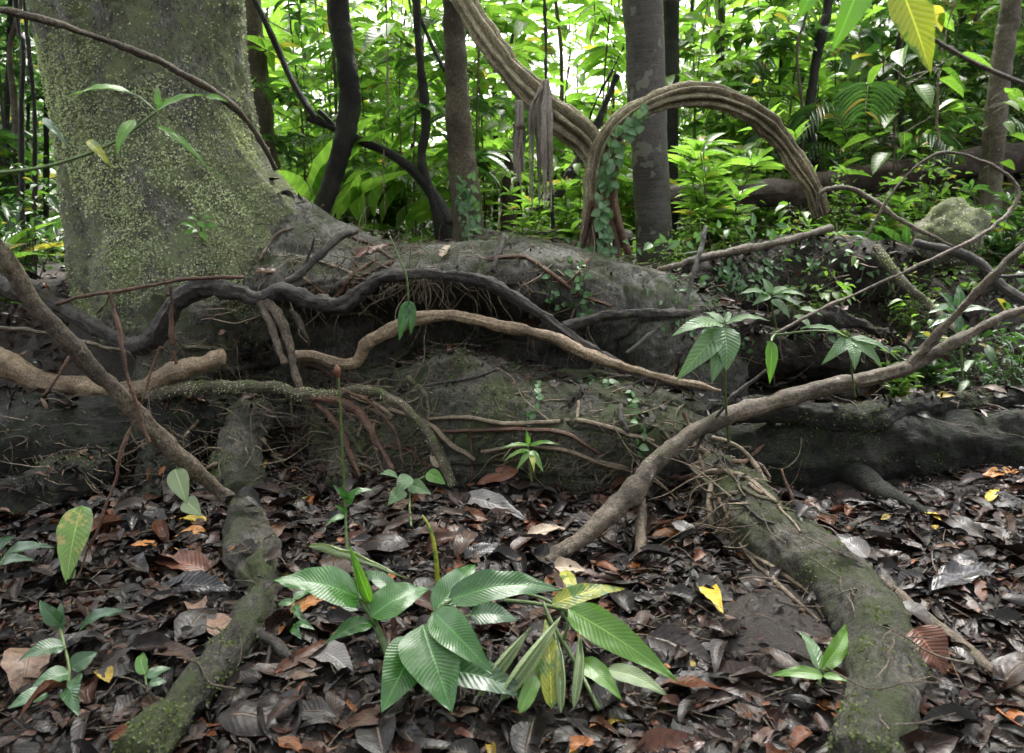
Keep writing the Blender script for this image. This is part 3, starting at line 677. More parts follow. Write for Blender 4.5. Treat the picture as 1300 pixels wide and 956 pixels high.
# fine hanging hair roots in the hollows: uncountable
parts_ = []
for i in range(3400):
    zn = random.choice([(200,460,390,520), (180,480,430,600), (180,480,430,600), (380,560,480,610), (380,560,480,610), (480,760,350,450), (850,1150,300,460), (640,900,480,620), (0,260,500,620), (880,960,560,680), (440,760,300,360), (240,560,300,370), (240,560,300,370)])
    a, b = random.uniform(zn[0], zn[1]), random.uniform(zn[2], zn[3])
    p, n = hit(a, b)
    if p[1] > 6.5: continue
    L = random.choice([random.uniform(0.03, 0.18)] * 3 + [random.uniform(.15, .42)]); q = [p]
    dv = np.array([random.uniform(-.5, .5), 0, -1.0]) if random.random() < .6 else np.array([random.uniform(-1, 1), 0, random.uniform(-.5, .4)])
    for k in range(4):
        dv = dv + RNG.normal(0, .45, 3) * np.array([1, .4, .6]); dv /= np.linalg.norm(dv); q.append(q[-1] + dv * L / 4 + n * 0.002)
    V, Fq, uv = tube(q, np.linspace(0.0018, 0.0006, 5) * random.choice([.7, 1, 1.3, 2.0, 2.8]), nseg=4, step=0.02, cap=False)
    parts_.append((V, Fq, uv))
V, Fq, uv = merge(parts_)
o = part('hair_roots', V, Fq, M['tanroot'], GT, uv=uv); o['kind'] = 'stuff'

# ------------------------------------------------------------------ leaves
def leaf_grid(base, tip, width, n0, arch=0.12, fold=0.18, nu=9, nv=22, wav=0.015, seed=0, shape=0.0, twist=0.0, roll=0.0):
    """one leaf from base to tip. n0 = rough surface normal. returns V,F,uv"""
    base = np.asarray(base, float); tip = np.asarray(tip, float); ax = tip - base; L = np.linalg.norm(ax); ax /= L
    n = np.asarray(n0, float); n = n - ax * n.dot(ax); n /= np.linalg.norm(n) + 1e-9; sd = np.cross(ax, n)
    v = np.linspace(0, 1, nv); u = np.linspace(-1, 1, nu); U, Vv = np.meshgrid(u, v)
    pw = 0.62 + shape
    prof = np.sin(np.pi * np.clip(Vv, 0, 1) ** pw) ** 0.85 * (1 - 0.25 * Vv); prof = prof / prof.max()
    prof[0] = 0.03; prof[-1] = 0.01
    w = prof * width / 2
    edge = 1 + 0.0 * U
    cen = base + (Vv * L)[..., None] * ax + (np.sin(np.pi * Vv) * arch * L)[..., None] * n
    if roll:
        w = w * roll * .8; ang = U * roll; off_s = np.sin(ang) / roll * w; off_n = (1 - np.cos(ang)) / roll * w
    else:
        off_s = U * w; off_n = np.abs(U) ** 1.2 * w * fold
    q = np.stack([U * 2, Vv * 6, np.full_like(U, seed * 3.1)], -1)
    off_n = off_n + wav * L * fbm(q, 1.0, 2, seed) * (0.3 + np.abs(U)) + wav * L * 0.5 * np.sin(Vv * 24 + seed) * np.abs(U) ** 2
    tw = twist * Vv
    s2 = off_s * np.cos(tw) - off_n * np.sin(tw); n2 = off_s * np.sin(tw) + off_n * np.cos(tw)
    V = cen + s2[..., None] * sd + n2[..., None] * n
    uv = np.stack([(U + 1) / 2, Vv], -1)
    return V.reshape(-1, 3), grid_faces(nu, nv), uv.reshape(-1, 2)
UPC = np.array([0, -0.45, 1.0])
def px_leaf(b, t, wpx, d0, d1, n=UPC, **kw):
    d0, d1 = lift(b[0], b[1], d0, .05), lift(t[0], t[1], d1, .045)
    B_, T_ = at(b[0], b[1], d0), at(t[0], t[1], d1)
    return leaf_grid(B_, T_, rad(wpx, t[0], t[1], (d0 + d1) / 2), n, **kw)
def plant(name, label, cat, root, stems, leaves, mat, stem_mat=None, group=None, merged=False, lname='leaf'):
    """root (px,py,d); stems list of (px,py,d,r) lists; leaves (base, tip, w, d0, d1[, dict[, mat]])"""
    T = thing(name, label, cat, at(*root), group)
    if stems:
        V, Fq, uv = merge([px_tube(s, low=.03, nseg=7, step=0.015) for s in stems])
        part('stem', V, Fq, stem_mat or M['greenstem'], T, uv=uv)
    ms = []
    for i, lf in enumerate(leaves):
        kw = dict(lf[5]) if len(lf) > 5 else {}; kw.setdefault('seed', i + int(root[0])); n = kw.pop('n', UPC)
        V, Fq, uv = px_leaf(*lf[:5], n=n, **kw)
        if merged: ms.append((V, Fq, uv))
        else: part(lname, V, Fq, lf[6] if len(lf) > 6 else mat, T, uv=uv)
    if merged:
        V, Fq, uv = merge(ms); part('foliage', V, Fq, mat, T, uv=uv)
    return T
NF = np.array([0.1, -1.0, 0.7])      # facing the camera more
# A: leafy plant in the foreground
plant('broadleaf_plant', 'glossy broad leaved plant with veined dark green leaves at bottom centre', 'plant', (500, 860, 2.0),
 [[(505,870,1.98,5),(494,835,2.03,5),(480,800,2.08,4.5),(470,778,2.1,4),(457,740,2.12,3),(447,705,2.14,2)],
  [(480,800,2.08,2),(462,770,2.08,2),(455,760,2.08,2)], [(540,880,1.92,4),(545,820,1.98,3.5),(551,778,2.0,3)], [(551,778,2.0,2.5),(572,761,2.03,2)], [(545,800,2,2.5),(572,790,2.04,2),(597,781,2.08,2)]],
 [((457,760),(346,737),58,2.08,2.0,dict(arch=.10)), ((471,783),(546,748),48,2.08,2.2,dict(arch=.14)), ((551,777),(603,716),40,2.0,2.22,dict(arch=.08,n=NF)),
  ((568,763),(714,749),48,2.03,2.1,dict(arch=.13)), ((551,777),(627,857),46,2.0,1.82,dict(arch=.10,n=NF)), ((537,793),(574,905),80,1.98,1.76,dict(arch=.06,n=NF)),
  ((531,812),(484,905),60,1.98,1.80,dict(arch=.06,n=NF)), ((473,790),(412,818),27,2.08,1.98,dict()), ((597,781),(658,788),34,2.1,2.12,dict(),M['lf_dark']),
  ((470,765),(443,690),20,2.11,2.12,dict(roll=2.2,n=NF,fold=0),M['lf_bright']), ((455,775),(415,752),22,2.14,2.2,dict(),M['lf_dark']), ((500,752),(462,725),22,2.2,2.3,dict(),M['lf_dark']),
  ((560,850),(680,890),44,1.9,1.85,dict(),M['lf_dark'])], M['lf_fore'])
plant('broadleaf_plant', 'collapsed plant with two yellow green leaves and pale rolled shoots at bottom centre', 'plant', (700, 850, 2.0),
 [[(760,900,1.9,3),(740,860,1.98,3),(715,815,2.06,3),(700,790,2.1,3),(690,765,2.15,2)], [(715,815,2.06,2),(722,790,2.08,2),(727,772,2.08,2)], [(640,762,2.2,2.5),(690,768,2.16,2.5),(745,785,2.1,2.5),(790,815,2,2)], [(655,750,2.24,2),(700,765,2.18,2),(730,800,2.08,2)]],
 [((722,773),(862,866),44,2.07,1.86,dict(arch=.1,n=NF),M['lf_bright']), ((700,768),(793,748),28,2.14,2.22,dict(arch=.1),M['lf_yellow']),
  ((605,885),(675,795),22,1.86,2.04,dict(roll=2.6,fold=0,n=NF),M['lf_glauc']), ((635,890),(712,782),26,1.85,2.05,dict(roll=2.6,fold=0,n=NF),M['lf_glauc']),
  ((700,900),(692,785),26,1.84,2.08,dict(n=NF),M['lf_yellow']), ((712,905),(704,800),16,1.83,2.05,dict(roll=2.6,fold=0,n=NF),M['lf_glauc']), ((728,900),(735,800),16,1.84,2.05,dict(roll=2.6,fold=0,n=NF),M['lf_glauc']),
  ((735,838),(790,890),30,1.95,1.84,dict(),M['lf_bright']), ((770,850),(850,885),26,1.94,1.9,dict(),M['lf_glauc']), ((660,905),(690,830),20,1.83,1.98,dict(n=NF),M['lf_bright']), ((715,725),(735,770),18,2.3,2.15,dict(),M['lf_yellow'])], M['lf_bright'])
part('rolled_leaf', *(lambda r: (r[0], r[1], M['lf_glauc']))(px_leaf((392,694),(518,736),15,2.46,2.34,roll=2.9,fold=0,arch=.03,seed=3)), uv=px_leaf((392,694),(518,736),15,2.46,2.34,roll=2.9,fold=0,arch=.03,seed=3)[2],
     label='pale grey green rolled leaf lying above the foreground plant', cat='leaf')
plant('seedling', 'seedling with five rounded leaves against the foot of the swollen root', 'seedling', (520, 665, 3.1),
 [[(522,668,3.1,1.5),(520,640,3.12,1.5),(524,615,3.15,1.2),(545,602,3.18,1)]],
 [((505,606),(482,602),17,3.15,3.1,{}), ((520,604),(502,628),20,3.12,3.05,dict(n=NF)), ((512,622),(492,642),20,3.1,3.02,dict(n=NF)), ((520,615),(548,628),20,3.12,3.05,dict(n=NF)), ((542,600),(566,615),18,3.15,3.12,dict(n=NF),M['lf_bright'])], M['lf_grey'])
plant('seedling', 'bright seedling with narrow star spread leaves on the swollen root', 'seedling', (672, 605, 3.3),
 [[(675,612,3.32,1.5),(673,590,3.32,1.5),(670,565,3.32,1.2)]],
 [((672,566),(635,570),8,3.3,3.25,{}), ((672,566),(712,565),8,3.3,3.25,{}), ((672,572),(640,585),8,3.3,3.22,{}), ((672,572),(655,598),8,3.3,3.22,dict(n=NF)), ((674,572),(690,600),10,3.3,3.22,dict(n=NF)), ((671,564),(668,545),6,3.3,3.3,dict(n=NF)), ((674,575),(678,600),8,3.3,3.2,dict(n=NF),M['lf_yellow'])], M['lf_bright'])
T = plant('bud_stalk', 'tall thin green stalk with a dark closed bud in front of the roots', 'plant', (441, 712, 2.75),
 [[(441,712,2.75,2),(438,640,2.75,1.8),(434,560,2.75,1.6),(430,478,2.75,1.4)]],
 [((440,632),(423,616),10,2.75,2.72,dict(n=NF)), ((440,640),(455,618),12,2.75,2.75,dict(n=NF)), ((441,630),(475,622),11,2.75,2.8,dict()), ((438,655),(412,668),10,2.75,2.7,dict()), ((440,652),(424,640),9,2.75,2.7,dict(n=NF))], M['lf_fore'])
V, Fq, uv = px_tube([(430,480,2.75,1.5),(429,475,2.75,4),(428,469,2.75,4.5),(427,463,2.75,1)], nseg=10, step=0.004)
part('bud', V, Fq, M['dl_red'], T, uv=uv)
T = thing('shoot', 'bare yellow green shoot rising from the litter behind the foreground plant', 'shoot', at(555, 742, 2.45))
V, Fq, uv = px_tube([(556,742,2.45,3),(554,715,2.46,3),(550,685,2.48,2.5),(543,665,2.5,2),(536,654,2.52,1)], nseg=8, step=0.01)
part('stem', V, Fq, M['lf_yellow'], T, uv=uv)
plant('seedling', 'two leaved seedling standing beside the snaking root at bottom right', 'seedling', (1040, 868, 2.05),
 [[(1041,872,2.04,2),(1040,855,2.06,2),(1038,848,2.07,2)]],
 [((1040,850),(1013,800),18,2.07,2.12,dict(n=NF)), ((1043,850),(1074,790),24,2.07,2.12,dict(n=NF),M['lf_bright']), ((1045,858),(978,858),18,2.06,1.98,{},M['lf_bright']), ((1045,858),(1085,868),12,2.06,2.0,{},M['lf_bright'])], M['lf_grey'])
plant('compound_plant', 'grey green plant with large ribbed leaflets hanging over the right hollow', 'plant', (925, 560, 3.4),
 [[(925,565,3.35,1.6),(922,520,3.2,1.6),(920,470,3.1,1.6),(919,414,3.0,1.6)]],
 [((917,412),(852,427),25,3.0,2.9,dict(arch=.12)), ((921,411),(978,408),13,3.0,2.95,dict(arch=.15)), ((919,415),(922,472),36,3.0,2.9,dict(n=NF,arch=.1)), ((915,420),(858,484),30,3.0,2.86,dict(n=NF,arch=.1)), ((915,428),(904,486),27,3.0,2.88,dict(n=NF,arch=.1)), ((918,410),(893,397),12,3.0,3.1,dict()), ((921,409),(925,396),8,3.0,3.1,dict(n=NF)), ((912,418),(880,440),18,3.02,3.0,dict(),M['lf_dark'])], M['lf_grey'])
plant('compound_plant', 'five fingered grey green leaf spray left of the liana fork', 'plant', (1080, 500, 3.4),
 [[(1086,505,3.35,1.3),(1081,470,3.3,1.3),(1077,430,3.2,1.3),(1040,420,3.25,1.2),(985,425,3.4,1.5)]],
 [((1075,428),(1016,417),14,3.2,3.15,dict(arch=.12)), ((1076,430),(1043,463),17,3.2,3.1,dict(n=NF)), ((1078,430),(1085,470),20,3.2,3.1,dict(n=NF)), ((1080,430),(1120,467),17,3.2,3.12,dict(n=NF)), ((1080,428),(1144,461),13,3.2,3.15,dict())], M['lf_grey'])
plant('hanging_leaf', 'single bright green pointed leaf hanging from the yellow green vine', 'leaf', (985, 424, 3.55),
 [[(985,424,3.55,1.5),(981,428,3.5,1.5),(979,434,3.45,1.5)]], [((979,433),(977,487),17,3.45,3.42,dict(n=NF,arch=.04))], M['lf_bright'])
plant('seedling', 'seedling with six dark pointed leaves near the liana fork on the right bank', 'seedling', (1215, 470, 3.8),
 [[(1222,480,3.75,1.5),(1219,430,3.75,1.5),(1216,395,3.75,1.5)]],
 [((1214,395),(1178,398),15,3.75,3.68,{}), ((1215,394),(1190,370),12,3.75,3.8,dict(n=NF)), ((1216,393),(1216,362),17,3.75,3.8,dict(n=NF)), ((1218,396),(1262,395),14,3.75,3.7,{}), ((1216,400),(1213,430),13,3.75,3.7,dict(n=NF)), ((1214,402),(1177,418),13,3.75,3.68,{})], M['lf_fore'])
plant('seedling', 'spreading pale leaved seedling growing on the bank above the hollow', 'seedling', (985, 410, 4.2),
 [[(985,415,4.2,1.5),(980,392,4.15,1.5),(978,372,4.1,1.5)]],
 [((975,375),(938,374),14,4.1,4.0,{}), ((976,374),(955,388),12,4.1,4.0,dict(n=NF)), ((978,372),(968,353),12,4.1,4.15,dict(n=NF)), ((980,372),(1002,366),13,4.1,4.1,{}), ((980,374),(1025,377),11,4.1,4.0,{}), ((981,376),(1018,392),12,4.1,4.0,{}), ((980,380),(1003,405),13,4.1,4.0,dict(n=NF)), ((1015,392),(1045,402),11,4.0,3.95,{}), ((1010,400),(1030,418),12,4.0,3.9,dict(n=NF))], M['lf_grey'])
# near top-right branch
T = plant('overhanging_branch', 'near branch with big backlit leaves drooping in at the top right corner', 'branch', (1126, -10, 1.5),
 [[(1080,-60,1.5,2.5),(1126,-5,1.52,2.8),(1165,35,1.54,3),(1215,68,1.56,3),(1260,90,1.58,3),(1340,122,1.62,3)]],
 [((1098,-40),(1056,66),42,1.5,1.5,dict(n=(0.2,-1,.1),arch=.04)), ((1140,-25),(1182,94),50,1.5,1.48,dict(n=(-0.2,-1,.1),arch=.04),M['lf_yellow']), ((1040,-30),(1014,24),30,1.5,1.5,dict(n=NF)), ((1075,-40),(1105,10),24,1.6,1.6,dict(n=NF))], M['lf_bright'], M['stick'])
plant('overhanging_branch', 'near blurred twig with a few narrow leaves in front of the giant trunk', 'branch', (0, 220, 1.7),
 [[(-60,222,1.66,2.5),(0,219,1.7,2.5),(60,211,1.72,2.3),(125,190,1.74,2),(165,168,1.75,1.8),(198,142,1.76,1.6)], [(198,142,1.76,1.4),(178,124,1.78,1.4),(162,117,1.8,1.4)]],
 [((165,116),(86,122),17,1.78,1.72,dict(n=(0,-.6,1),arch=.1)), ((198,141),(262,120),14,1.76,1.78,dict(n=(0,-.8,1),arch=.1)), ((170,152),(148,197),17,1.75,1.7,dict(n=NF)), ((200,160),(268,218),9,1.76,1.72,dict(n=(0,-.8,1))), ((112,178),(143,214),12,1.74,1.7,dict(n=(.3,-1,.5)),M['lf_yellow']), ((202,136),(200,108),9,1.76,1.78,dict(n=NF)), ((262,122),(290,130),9,1.78,1.78,dict(n=NF)), ((55,150),(90,190),9,1.9,1.85,dict(n=NF),M['lf_dark'])], M['lf_bright'])
plant('climbing_seedling', 'small fresh sprig with round leaves rooted on the giant trunk', 'plant', (252, 305, 4.35),
 [[(258,312,4.42,1.2),(256,295,4.38,1.2),(254,282,4.36,1.2)]],
 [((250,280),(238,276),9,4.36,4.3,dict(n=NF)), ((247,288),(228,284),9,4.36,4.3,dict(n=NF)), ((250,292),(232,298),10,4.36,4.3,dict(n=NF)), ((256,278),(270,276),9,4.36,4.32,dict(n=NF)), ((258,288),(280,290),9,4.36,4.3,dict(n=NF)), ((256,294),(264,308),9,4.36,4.3,dict(n=NF)), ((252,282),(260,290),8,4.34,4.3,dict(n=NF))], M['lf_bright'])
# left front leaves
plant('broadleaf_plant', 'ragged drooping leaf with yellow patches by the leaning twig at left', 'plant', (100, 720, 2.55),
 [[(92,740,2.5,2),(100,690,2.55,2),(104,645,2.6,2)]], [((104,642),(84,742),42,2.6,2.45,dict(n=NF,arch=.05),M['lf_old'])], M['lf_old'])
plant('low_plant', 'dark blurred leafy plant in the bottom left corner', 'plant', (80, 870, 2.0),
 [[(85,880,1.97,2),(88,850,2.0,2),(80,815,2.05,2),(75,790,2.1,2)]],
 [((100,800),(160,775),26,2.05,2.02,{}), ((75,792),(50,762),20,2.08,2.1,dict(n=NF)), ((82,820),(24,838),28,2.02,1.95,{}), ((90,848),(124,828),24,2.0,2.0,dict(n=NF)), ((88,855),(40,872),28,1.98,1.9,{}), ((95,860),(100,910),30,1.97,1.85,dict(n=NF)), ((76,800),(78,765),16,2.08,2.12,dict(n=NF)), ((60,880),(10,900),26,1.9,1.85,{})], M['lf_dark'])
plant('seedling', 'tiny leaf pair standing by the lower left root', 'seedling', (185, 868, 2.05),
 [[(186,872,2.04,1.5),(184,855,2.06,1.5)]], [((184,856),(181,828),17,2.06,2.1,dict(n=NF),M['lf_bright']), ((186,860),(218,848),16,2.06,2.05,dict()), ((190,868),(212,866),14,2.04,2.0,dict())], M['lf_dark'])
plant('low_plant', 'low dark green leaves crowding the left edge above the litter', 'plant', (20, 720, 2.6),
 [[(-10,730,2.55,2),(10,705,2.6,2),(30,700,2.62,2)]],
 [((5,705),(70,695),20,2.6,2.55,{}), ((0,715),(45,712),16,2.6,2.5,{}), ((-10,700),(20,680),18,2.6,2.6,dict(n=NF))], M['lf_dark'])
plant('low_plant', 'small sprigs of glossy leaves between the lower left root and the foreground plant', 'plant', (365, 800, 2.35),
 [[(372,805,2.35,1.5),(374,780,2.35,1.5),(372,760,2.36,1.5)]],
 [((372,765),(352,768),12,2.36,2.3,{}), ((374,768),(385,790),12,2.36,2.3,dict(n=NF)), ((373,760),(395,752),12,2.36,2.4,{}), ((376,790),(400,800),12,2.33,2.3,{}), ((372,795),(383,812),12,2.33,2.28,dict(n=NF))], M['lf_fore'])
plant('seedling', 'green sprig lying on top of the lower left mossy root', 'seedling', (305, 700, 2.7),
 [[(300,690,2.72,1.2),(312,680,2.72,1.2),(325,690,2.7,1)]], [((300,665),(330,680),12,2.78,2.72,{}), ((310,672),(345,700),12,2.74,2.68,dict(n=NF)), ((300,690),(318,712),9,2.7,2.68,dict(n=NF))], M['lf_bright'])

# tripod of hanging leaf in mid, over snake root
plant('hanging_leaf', 'pair of dull green leaves dangling on a thin stalk before the dark overhang', 'leaf', (519, 385, 3.7),
 [[(495,300,3.75,1),(508,330,3.72,1.2),(516,350,3.7,1.2),(519,383,3.7,1.2)]], [((518,382),(507,433),16,3.7,3.68,dict(n=(-.3,-1,.1),arch=.03)), ((520,382),(522,425),15,3.7,3.68,dict(n=(.3,-1,.1),arch=.03))], M['lf_fore'])

# ------------------------------------------------------------------ many-leaf builder
def leaf_template(nu=3, nv=5, shape=0.0, arch=0.0, fold=0.2, droop=0.25):
    v = np.linspace(0, 1, nv); u = np.linspace(-1, 1, nu); U, Vv = np.meshgrid(u, v)
    prof = np.sin(np.pi * Vv ** (0.7 + shape)) ** 0.8; prof[0] = .05; prof[-1] = .02; prof /= prof.max()
    z = np.abs(U) * prof * fold * 0.25 - droop * Vv ** 2
    P = np.stack([U * prof * 0.5, Vv, z], -1).reshape(-1, 3)
    uv = np.stack([(U + 1) / 2, Vv], -1).reshape(-1, 2)
    return P, grid_faces(nu, nv), uv
def many_leaves(pos, axis, nrm, L, Wd, tpl, tint=None, curl=None, bend=None):
    pos = np.asarray(pos); N = len(pos); P, Fq, uv = tpl
    ax = axis / (np.linalg.norm(axis, axis=1)[:, None] + 1e-9)
    n = nrm - ax * np.sum(nrm * ax, 1)[:, None]; n /= np.linalg.norm(n, axis=1)[:, None] + 1e-9
    sd = np.cross(ax, n)
    X = P[None, :, 0] * Wd[:, None]; Yv = P[None, :, 1] * L[:, None]; Z = P[None, :, 2] * L[:, None]
    if curl is not None:
        w2 = Wd[:, None] / 2; a = X / w2 * curl[:, None]; s_ = np.where(np.abs(curl[:, None]) < 1e-3, 1, curl[:, None])
        X, Z = np.sin(a) / s_ * w2, Z + (1 - np.cos(a)) / s_ * w2
    if bend is not None: Z = Z + bend[:, None] * L[:, None] * np.sin(np.pi * P[None, :, 1]) 
    V = pos[:, None, :] + X[..., None] * sd[:, None] + Yv[..., None] * ax[:, None] + Z[..., None] * n[:, None]
    k = len(P); FF = (Fq[None] + (np.arange(N) * k)[:, None, None]).reshape(-1, 4)
    t = np.repeat(RNG.random(N) if tint is None else tint, k)
    return V.reshape(-1, 3), FF, np.tile(uv, (N, 1)), t
def unit(v): return v / (np.linalg.norm(v, axis=-1, keepdims=True) + 1e-9)

# ------------------------------------------------------------------ leaf litter
PAL = np.array([(0.009,0.006,0.005),(0.028,0.013,0.009),(0.015,0.011,0.011),(0.034,0.025,0.024),(0.062,0.022,0.012),(0.13,0.042,0.016),(0.26,0.09,0.025),(0.19,0.12,0.085),(0.40,0.28,0.05),(0.055,0.030,0.021)])
PW = np.array([.25,.22,.17,.07,.09,.035,.016,.035,.005,.11]); PW /= PW.sum()
def litter(n, x0, x1, y0, y1, s0, s1, mask=None, lift=0.02):
    pos, nr_ = [], []
    tries = 0
    while len(pos) < n and tries < n * 4:
        tries += 1
        x = random.uniform(x0, x1); y = random.uniform(y0, y1)
        if mask and not mask(x, y): continue
        p, nn = drop(x, y)
        if nn[2] < 0.72 : continue
        if p[2] > float(ground(x, y, False)) + 0.04 and random.random() < (0.97 if y < 3.8 else .8): continue
        pos.append(p + nn * random.uniform(0.002, lift)); nr_.append(nn)
    pos = np.array(pos); nr_ = np.array(nr_); n = len(pos)
    ang = RNG.random(n) * 6.283
    ax = np.stack([np.cos(ang), np.sin(ang), RNG.normal(0, .12, n)], -1)
    nn = unit(nr_ + RNG.normal(0, .17, (n, 3)))
    L = RNG.uniform(s0, s1, n) ** 1.0; Wd = L * RNG.uniform(.22, .6, n)
    pos = pos - unit(ax) * L[:, None] / 2
    tpl = leaf_template(5, 8, shape=0.05, fold=0.3, droop=0.0)
    V, Fq, uv, t = many_leaves(pos, ax, nn, L, Wd, tpl, tint=RNG.random(n), curl=RNG.normal(0, .8, n), bend=RNG.normal(0.02, .09, n))
    k = len(tpl[0])
    c = PAL[RNG.choice(len(PAL), n, p=PW)] * RNG.uniform(.4, 1.0, (n, 1)); c = np.repeat(c, k, 0)
    # ragged, crinkled blades
    V = V + 0.010 * np.stack([fbm(V, 16, 2, 64), fbm(V, 16, 2, 65), fbm(V, 16, 2, 66)], -1) + 0.005 * np.stack([fbm(V, 40, 2, 61), fbm(V, 40, 2, 62), fbm(V, 40, 2, 63)], -1)
    return V, Fq, uv, c
def soilpatch(x, y):
    return not (((x - 0.80) / 0.17) ** 2 + ((y - 2.3) / 0.33) ** 2 < 1 + .6 * math.sin(x * 31) * math.sin(y * 23) and random.random() < 0.92) and not (((x - 1.75) / 0.5) ** 2 + ((y - 3.42) / 0.12) ** 2 < 1 and random.random() < .8)
bat = [litter(7500, -2.4, 2.6, 1.45, 3.75, 0.03, 0.10, soilpatch, 0.03), litter(9000, -2.4, 2.6, 1.45, 3.8, 0.007, 0.03, None, 0.035), litter(3500, -2.4, 2.6, 1.45, 3.75, 0.015, 0.05, soilpatch, 0.05), litter(900, -2.2, 2.4, 1.5, 3.5, 0.12, 0.22, soilpatch, 0.035), litter(1700, -2.8, 3.6, 3.7, 5.2, 0.05, 0.13, lambda x, y: not (-2.0 < x < 1.0 and y > 4.1)),
       litter(3800, -7, 9, 5.0, 14, 0.08, 0.22), litter(800, -3.2, -1.2, 2.4, 5.2, .06, .14), litter(900, 1.0, 3.2, 3.7, 5.0, .05, .13)]
def debris(n, zones_, s0, s1):
    P_, N_ = [], []
    for i in range(n * 3):
        z_ = random.choice(zones_); p, nn = hit(random.uniform(z_[0], z_[1]), random.uniform(z_[2], z_[3]), .004)
        if p[1] > 7 or nn[2] < .35: continue
        P_.append(p); N_.append(nn)
        if len(P_) >= n: break
    P_ = np.array(P_); N_ = np.array(N_); n = len(P_); L = RNG.uniform(s0, s1, n); tpl = leaf_template(5, 8, shape=0.05, fold=0.3, droop=0.0)
    ax = unit(RNG.normal(0, 1, (n, 3))); V, Fq, uv, t = many_leaves(P_ - ax * L[:, None] / 2, ax, unit(N_ + RNG.normal(0, .5, (n, 3))), L, L * RNG.uniform(.2, .5, n), tpl, curl=RNG.normal(0, 1.4, n), bend=RNG.normal(0, .15, n))
    return V, Fq, uv, np.repeat(PAL[RNG.choice(len(PAL), n, p=PW)] * RNG.uniform(.6, 1.1, (n, 1)), len(tpl[0]), 0)
bat += [debris(600, [(-30, 90, 330, 520), (0, 70, 200, 340), (1180, 1330, 300, 500)], .03, .10), debris(500, [(280, 345, 415, 475), (200, 480, 480, 520), (0, 260, 560, 640)], .02, .07), debris(900, [(850, 1290, 290, 510)], .02, .08), debris(160, [(240, 560, 330, 385), (560, 880, 300, 480)], .015, .04), debris(500, [(440, 920, 440, 620)], .008, .03)]
o = 0; Vs, Fs, Us, Cs = [], [], [], []
for V, Fq, uv, c in bat:
    Vs.append(V); Fs.append(Fq + o); Us.append(uv); Cs.append(c); o += len(V)
ob = part('leaf_litter', np.vstack(Vs), np.vstack(Fs), M['litter'], None, uv=np.vstack(Us), col=np.vstack(Cs), kind='stuff', label='wet brown and black fallen leaves covering the forest floor', cat='leaf litter')
# crumbs and twigs
tw = []
for i in range(1300):
    x = random.uniform(-2.3, 2.5); y = random.uniform(1.5, 4.9) if i % 4 else random.uniform(3.7, 5.2)
    p, n = drop(x, y)
    if n[2] < .6: continue
    a = random.uniform(0, 6.28); L = random.uniform(.05, .30); r = random.uniform(.001, .003)
    dv = np.array([math.cos(a), math.sin(a), random.uniform(-.05, .15)]); q = [p + n * random.uniform(.008, .035) + dv * L * (k / 3 - .5) + RNG.normal(0, L * .04, 3) for k in range(4)]
    tw.append(tube(q, [r, r * 1.05, r * .9, r * .6], nseg=5, step=.03, cap=False))
V, Fq, uv = merge(tw)
part('twig_litter', V, Fq, M['stick'], None, uv=uv, kind='stuff', label='thin dead twigs scattered through the leaf litter', cat='twigs')

# notable fallen leaves (each its own thing)
def fallen(b, t, w, mat, label, off=0.03, **kw):
    pb, nb = hit(*b); pt, nt = hit(*t)
    kw.setdefault('arch', 0.08); kw.setdefault('fold', .3); kw.setdefault('wav', 0.03)
    V, Fq, uv = leaf_grid(pb + [0, 0, off], pt + [0, 0, off], w, unit(nb + nt + np.array([0, -.5, .6])), seed=int(b[0]), **kw)
    part('fallen_leaf', V, Fq, M[mat], None, uv=uv, label=label, cat='leaf')
fallen((585,640),(672,672), .11, 'dl_grey', 'pale grey torn leaf on the litter below the swollen root')
fallen((660,602),(602,625), .09, 'dl_red', 'dark red ribbed dead leaf against the foot of the swollen root', .03)
fallen((265,735),(190,722), .10, 'dl_red', 'large red brown ribbed leaf lying left of the lower left root')
fallen((262,672),(226,668), .05, 'dl_yellow', 'bright yellow leaf on the litter beside the dangling blotched leaf')
fallen((262,683),(220,692), .05, 'dl_orange', 'orange curled leaf just below the bright yellow leaf')
fallen((200,700),(162,705), .035, 'dl_orange', 'narrow orange sliver of leaf left of the red ribbed leaf')
fallen((210,755),(300,762), .10, 'dl_black', 'long black wet leaf curled beside the lower left root', curl=0) if False else fallen((210,755),(300,762), .10, 'dl_black', 'long black wet leaf curled beside the lower left root')
fallen((895,755),(918,792), .06, 'dl_yellow', 'yellow spotted leaf standing at the edge of the bare soil')
fallen((1252,645),(1268,630), .04, 'dl_yellow', 'small yellow leaf among dark litter near the right edge')
fallen((1175,660),(1195,672), .035, 'dl_yellow', 'tiny yellow leaf among dark litter right of the root stub')
fallen((1245,615),(1300,608), .05, 'dl_orange', 'orange strip of leaf lying under the log at the right edge')
fallen((670,690),(722,680), .06, 'dl_tan', 'pinkish tan leaf at the middle of the litter')
fallen((700,730),(745,735), .07, 'dl_tan', 'pale tan leaf just behind the yellow green leaf')
fallen((1180,762),(1285,738), .09, 'dl_black', 'broad wet black leaf right of the snaking root')
fallen((1190,745),(1252,728), .06, 'dl_grey', 'long grey leaf with pale tip right of the snaking root')
fallen((1160,810),(1200,870), .11, 'dl_red', 'rusty leaf propped under the bare stick at bottom right')
fallen((1100,720),(1060,690), .07, 'dl_grey', 'pale curled leaf close right of the snaking root')
fallen((590,760-40),(640,700), .07, 'dl_black', 'dark curled leaf behind the shoot')
fallen((400,835),(450,870), .10, 'dl_grey', 'soft grey rotting leaf left of the foreground plant stem')
fallen((880,690),(850,672), .07, 'dl_grey', 'grey leaf beside the foot of the liana prop')
fallen((560,600),(545,585), .04, 'dl_tan', 'small tan leaf caught on the left of the swollen root')
